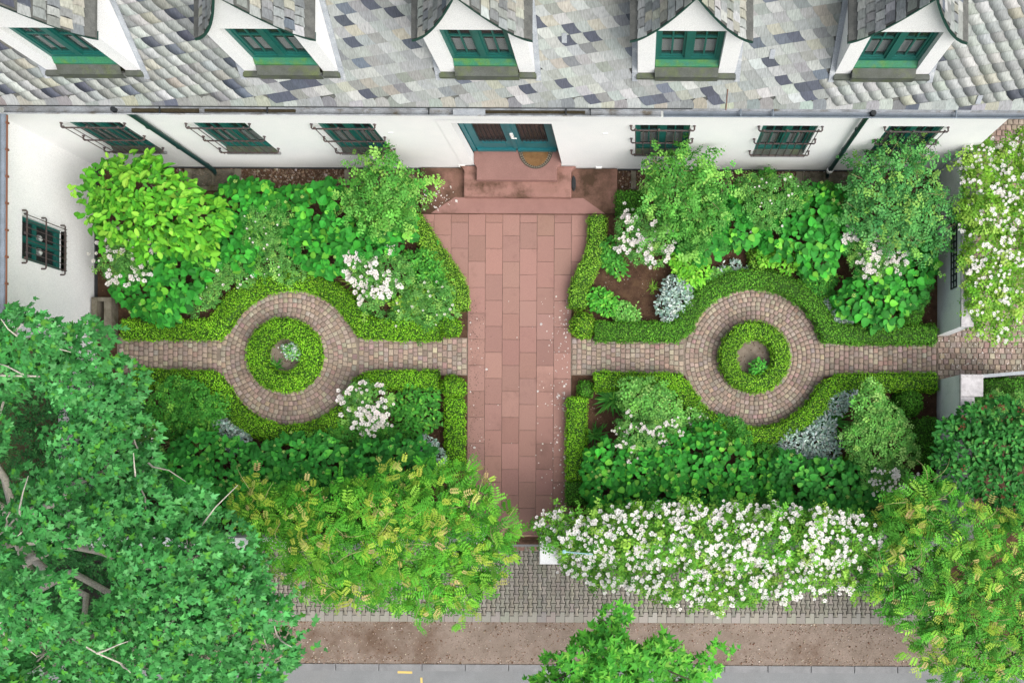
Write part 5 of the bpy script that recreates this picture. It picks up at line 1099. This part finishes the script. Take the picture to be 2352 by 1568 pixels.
# ---- rose on the far side of the garden wall
def rosehedge(label, bl, n, nf, cols, fs, name='rose_hedge', **kw):
    return plant(name, label, 'rose hedge', bl, ROSEL, .14, cols, (5, 4, 3, 2), n, 'big white climbing roses', up=.8, out=.6, jit=.6, depth=.2, sprig=(12, .34, 7), cover=3.0, stemr=.012, flowers=dict(n=nf, size=fs, clump=3, col=(.90, .89, .88)), **kw)
RH = [(.10, .31, .03), (.155, .38, .042), (.06, .22, .022), (.24, .46, .065)]
rosehedge('climbing rose covered in white blooms beyond the right garden wall', [(2260, 360, 45, 1.9), (2320, 370, 45, 1.9), (2260, 420, 48, 2.0), (2330, 430, 50, 2.0), (2280, 490, 55, 2.1), (2350, 500, 50, 2.1), (2270, 560, 52, 2.1), (2340, 570, 52, 2.1), (2280, 630, 52, 2.0), (2340, 640, 50, 2.0), (2265, 690, 45, 1.9), (2310, 700, 45, 1.8), (2285, 745, 36, 1.6), (2240, 380, 26, 1.8), (2238, 500, 30, 1.9), (2236, 600, 30, 1.9), (2380, 450, 50, 2.0), (2390, 560, 50, 2.0), (2370, 330, 40, 1.8)], 10500, 900, [(.15, .36, .03), (.22, .44, .05), (.1, .28, .03), (.3, .5, .08)], .068)
big = [(1270, 1215, 34, 1.9), (1310, 1230, 46, 2.1), (1370, 1230, 56, 2.2), (1440, 1225, 62, 2.3), (1520, 1225, 66, 2.4), (1600, 1230, 66, 2.4), (1680, 1230, 66, 2.4), (1760, 1230, 62, 2.4), (1840, 1235, 60, 2.4), (1910, 1235, 58, 2.3), (1975, 1240, 50, 2.3), (1330, 1280, 44, 1.8), (1400, 1295, 52, 1.8), (1480, 1310, 52, 1.8), (1560, 1325, 52, 1.9), (1640, 1340, 50, 1.8), (1720, 1335, 54, 1.9), (1800, 1325, 54, 1.9), (1880, 1310, 52, 1.9), (1950, 1310, 46, 1.9), (1390, 1320, 26, 1.5), (1540, 1365, 24, 1.5), (1650, 1375, 26, 1.5), (1420, 1188, 26, 2.1), (1590, 1180, 22, 2.2), (1720, 1190, 26, 2.2), (1880, 1190, 24, 2.2)]
rosehedge('long white rose hedge hanging over the street wall', big, 15500, 2100, RH, .085)
# ---- wisterias
WIS = [(.075, .31, .025), (.115, .38, .03), (.045, .22, .02), (.20, .47, .045)]
def wisteria(label, bl, n, cols, wts, young, zr):
    t, B = plant('wisteria', label, 'wisteria', bl, PINN, .24, cols, wts, n, 'wisterias along the street wall', up=.9, out=.55, jit=.5, depth=.2, droop=.35, sprig=(4, .45, 5), cover=2.6, dv=.2, svar=.22, stemr=.025)
    # clumps of young bronze-yellow leaves on the outside
    P, nr, s = sample_blobs(B, young//7 + 1, .02); P = np.repeat(P, 7, 0) + rng.normal(0, .13, (len(P)*7, 3)); nr = np.repeat(nr, 7, 0); P = P + nr*.05 + UP*.05; k = len(P)
    scatter(t, 'young_leaf', 'young_leaves', PINN, P, leaf_set(P, nr, .9, .5, .4, .2), .20*rng.uniform(.7, 1.2, k), palette([(.34, .45, .06), (.44, .44, .12), (.30, .48, .05), (.50, .42, .17)], [4, 2, 4, 1], k, .12), 'leaf')
    m = MB()
    for k in range(34):
        b = B[rng.integers(len(B))]; a = rng.uniform(0, 6.28); s = np.array((b[0] + .6*b[3]*math.cos(a), b[1] + .6*b[4]*math.sin(a), b[2] + .85*b[5])); l = rng.uniform(.3, .6); a2 = a + rng.normal(0, .6)
        pts = [tuple(s + np.array((math.cos(a2 + .5*q*l)*l*q, math.sin(a2 + .5*q*l)*l*q, .22*math.sin(q*2.6)*1.0))) for q in np.linspace(0, 1, 6)]; m.tube(pts, [.007, .007, .006, .005, .004, .003], 4)
    o = m.build('tendril', 'bark', t, col=(.30, .30, .13)); o['kind'] = 'stuff'
    return t
wisteria('bushy wisteria with yellow young shoots left of the street gate', [(600, 1180, 55, 2.3), (680, 1180, 60, 2.5), (760, 1190, 66, 2.7), (840, 1170, 66, 2.8), (920, 1160, 66, 2.8), (1000, 1150, 62, 2.8), (1050, 1110, 40, 2.6), (1080, 1170, 55, 2.7), (640, 1240, 60, 2.3), (720, 1260, 70, 2.5), (800, 1270, 70, 2.6), (880, 1270, 72, 2.7), (960, 1260, 72, 2.8), (1040, 1240, 70, 2.7), (1110, 1230, 52, 2.6), (1150, 1210, 36, 2.5), (700, 1310, 46, 2.0), (760, 1330, 46, 2.0), (830, 1340, 48, 2.1), (900, 1350, 52, 2.2), (970, 1350, 58, 2.2), (1040, 1330, 58, 2.3), (1090, 1300, 46, 2.3), (980, 1385, 32, 1.9), (1060, 1370, 34, 2.0), (590, 1140, 30, 2.1), (1130, 1275, 34, 2.3), (900, 1110, 40, 2.5), (990, 1100, 34, 2.5)], 5200, WIS, (5, 4, 3, 2), 560, 0)
wisteria('spreading wisteria in the lower right corner with pale shoots', [(2110, 1150, 50, 2.6), (2170, 1180, 60, 2.8), (2080, 1210, 60, 2.6), (2150, 1250, 70, 2.9), (2230, 1230, 70, 3.0), (2060, 1290, 60, 2.5), (2130, 1330, 70, 2.8), (2210, 1320, 75, 3.0), (2290, 1300, 75, 3.1), (2350, 1260, 70, 3.1), (2110, 1400, 60, 2.5), (2180, 1410, 70, 2.8), (2260, 1400, 75, 3.0), (2340, 1380, 75, 3.1), (2170, 1480, 60, 2.5), (2240, 1490, 70, 2.8), (2320, 1480, 75, 2.9), (2390, 1430, 70, 3.0), (2200, 1530, 45, 2.3), (2280, 1550, 60, 2.5), (2360, 1550, 60, 2.6), (2020, 1330, 40, 2.2), (2130, 1115, 26, 2.4), (2060, 1370, 40, 2.2), (2020, 1250, 40, 2.3), (2400, 1320, 60, 3.0)], 5000, [(.075, .31, .03), (.12, .39, .04), (.05, .22, .025), (.24, .5, .055)], (5, 4, 3, 2), 420, 0)
plant('dark_shrub', 'dark green shrub with reddish seed heads behind the lower garden wall', 'shrub', [(2190, 1000, 40, 2.2), (2240, 970, 45, 2.0), (2300, 960, 50, 1.9), (2230, 1030, 55, 2.4), (2300, 1030, 60, 2.4), (2370, 1000, 60, 2.2), (2220, 1090, 50, 2.3), (2290, 1100, 60, 2.5), (2360, 1090, 60, 2.5), (2330, 1160, 55, 2.5), (2180, 1050, 34, 2.1), (2380, 1160, 50, 2.5)], OVAL, .12, [(.03, .17, .03), (.045, .22, .038), (.02, .12, .02), (.09, .3, .055)], (5, 4, 3, 1.2), 5200, limit=0, flowers=dict(n=150, size=.05, col=(.22, .10, .05), clump=5, name='seed_head', stuff='seed_heads', lim=100))
shrub('light green ground cover along the outside hedge beyond the gate', [(2290, 930, 30, .9), (2250, 935, 26, .8), (2340, 930, 30, .9)], 900, LG, ROSEL, .09)
# ---- trees
def tree(name, label, cat, base, fork, bl, tm, size, cols, wts, n, limit, bark, canes, squash=.6, up=.85, out=.4, jit=.4, droop=.3, tw=.16, depth=.2, cover=3.0, limbs=8):
    B = world_blobs(bl, squash); t = thing(name, label, cat, (base[0], base[1], -.2))
    MB().tube([(base[0], base[1], -.3), tuple((np.array(base) + np.array(fork))/2 + np.array((.05, .04, 0))), tuple(fork)], [tw*1.25, tw, tw*.8], 10).build('trunk', 'bark', t, True, col=bark)
    F_ = np.array(fork); E = np.c_[B[:, 0], B[:, 1], B[:, 2] - .1*B[:, 5]]; main = [int(np.argmax(((E - F_)**2).sum(1)))]
    while len(main) < min(limbs, len(B)): main.append(int(np.argmax(np.min([((E - E[i])**2).sum(1) for i in main], 0))))
    pts, rad = [], []
    def limb(a, b, r0, r1, k):
        v = b - a; q = [a + v*u + (rng.normal(0, .035*np.linalg.norm(v), 3) if 0 < u < 1 else 0) + UP*(.35*np.linalg.norm(v)*u*(1 - u)) for u in np.linspace(0, 1, k)]
        return q, list(np.linspace(r0, r1, k))
    for i in main:
        q, r = limb(F_, E[i], tw*.55, tw*.14, 7); m = MB(); m.tube([tuple(x) for x in q], r, 7); pts += q[1:]; rad += r[1:]
        m.build('branch', 'bark', t, True, col=bark)
    pts0 = np.array(pts); rad0 = np.array(rad)
    for i in range(len(B)):
        if i in main: continue
        d = np.linalg.norm(pts0 - E[i], axis=1) + 3*np.maximum(0, pts0[:, 2] - E[i][2]); a = int(np.argmin(d)); q, r = limb(pts0[a], E[i], rad0[a]*.7, .012, 5); m = MB(); m.tube([tuple(x) for x in q], r, 6)
        for w_ in range(2):
            s_ = q[1 + w_ % 3]; e_ = s_ + rng.normal(0, .4, 3)*np.array((1, 1, .5)) + UP*.15; m.tube([tuple(x) for x in limb(s_, e_, .022, .006, 4)[0]], [.022, .017, .011, .006], 5)
        m.build('branch', 'bark', t, True, col=bark)
    n = count(B, tm, size, cover); P, nr, s = sample_blobs(B, n, depth, -.2); P, nr, s = sprigs(B, P, nr, s, 3, .45, 5); k = len(P)
    lay = np.floor(P[:, 2]/.28)*.28; P[:, 2] = P[:, 2]*.45 + lay*.55                      # foliage in loose tiers
    P[:, :2] += .10*np.stack([np.sin(P[:, 1]*5 + lay*9), np.cos(P[:, 0]*5 + lay*7)], 1)
    R = leaf_set(P, nr, up, out, jit, droop); sc = size*np.clip(1 + rng.normal(0, .22, k), .5, 1.5)
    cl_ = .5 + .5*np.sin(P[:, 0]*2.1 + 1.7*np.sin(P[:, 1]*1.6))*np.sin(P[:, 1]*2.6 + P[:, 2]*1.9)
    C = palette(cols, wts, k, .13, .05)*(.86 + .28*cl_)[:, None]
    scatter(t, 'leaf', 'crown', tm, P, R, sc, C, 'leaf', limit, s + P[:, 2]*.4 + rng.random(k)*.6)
    return t
FG = [(.045, .22, .048), (.068, .285, .072), (.027, .15, .03), (.11, .37, .11), (.085, .30, .035)]
figbl = [(60, 790, 80, 5.0), (190, 805, 72, 4.8), (270, 880, 58, 4.6), (140, 880, 62, 5.0), (215, 950, 70, 5.0), (295, 985, 55, 4.6), (160, 1030, 66, 5.2), (30, 870, 45, 4.4), (240, 1080, 78, 5.2), (320, 1070, 44, 4.6), (150, 1110, 58, 5.2), (55, 1105, 42, 4.8), (320, 1170, 75, 5.4), (420, 1180, 68, 5.0), (235, 1195, 70, 5.5), (505, 1250, 68, 4.9), (420, 1280, 85, 5.5), (570, 1320, 58, 4.8), (320, 1310, 80, 5.8), (110, 1215, 70, 6.3), (25, 1190, 45, 5.6), (620, 1420, 62, 4.6), (515, 1400, 85, 5.3), (395, 1420, 95, 5.8), (265, 1430, 70, 5.6), (55, 1390, 85, 6.9), (120, 1440, 60, 6.6), (190, 1530, 80, 5.6), (320, 1540, 90, 5.8), (450, 1530, 88, 5.4), (590, 1510, 72, 4.6), (30, 1540, 60, 5.0), (640, 1500, 45, 4.3), (10, 760, 50, 4.8), (-60, 850, 80, 5.0), (-70, 1000, 70, 5.2), (-80, 1300, 100, 6.5), (-70, 1480, 100, 6.2), (400, 1610, 100, 5.6), (200, 1640, 100, 5.6), (0, 1640, 100, 5.8), (560, 1600, 80, 4.8)]
bz = W(45, 1250, 2.0); tree('lobed_leaf_tree', 'large tree with blue-green lobed leaves and pale branches filling the lower left corner', 'tree', (bz[0], bz[1], -.3), W(40, 1240, 2.6), figbl, FIG, .125, FG, (5, 4, 3.2, 1.6, 1.2), 14500, 300, (.42, .40, .34), 34)
mbl = [(1405, 1425, 34, 4.2), (1345, 1490, 40, 4.3), (1330, 1535, 55, 4.6), (1400, 1500, 50, 4.6), (1420, 1550, 60, 4.8), (1490, 1530, 52, 4.4), (1520, 1485, 26, 4.1), (1550, 1520, 34, 4.1), (1600, 1555, 30, 4.0), (1280, 1550, 40, 4.3), (1500, 1580, 55, 4.5), (1220, 1575, 24, 4.0), (1580, 1575, 34, 4.0), (1636, 1515, 26, 4.0), (1400, 1620, 90, 5.0), (1405, 1465, 28, 4.3), (1300, 1640, 70, 4.8), (1500, 1650, 70, 4.8)]
bz = W(1425, 1640, 1.5); tree('maple_tree', 'young maple with pointed bright leaves at the bottom edge by the road', 'tree', (bz[0], bz[1], -.3), W(1425, 1620, 2.4), mbl, MAPLE, .15, [(.07, .33, .03), (.11, .42, .04), (.045, .24, .025), (.19, .52, .06)], (5, 4, 3, 2), 4000, 250, (.12, .10, .075), 14, depth=.18, tw=.09)
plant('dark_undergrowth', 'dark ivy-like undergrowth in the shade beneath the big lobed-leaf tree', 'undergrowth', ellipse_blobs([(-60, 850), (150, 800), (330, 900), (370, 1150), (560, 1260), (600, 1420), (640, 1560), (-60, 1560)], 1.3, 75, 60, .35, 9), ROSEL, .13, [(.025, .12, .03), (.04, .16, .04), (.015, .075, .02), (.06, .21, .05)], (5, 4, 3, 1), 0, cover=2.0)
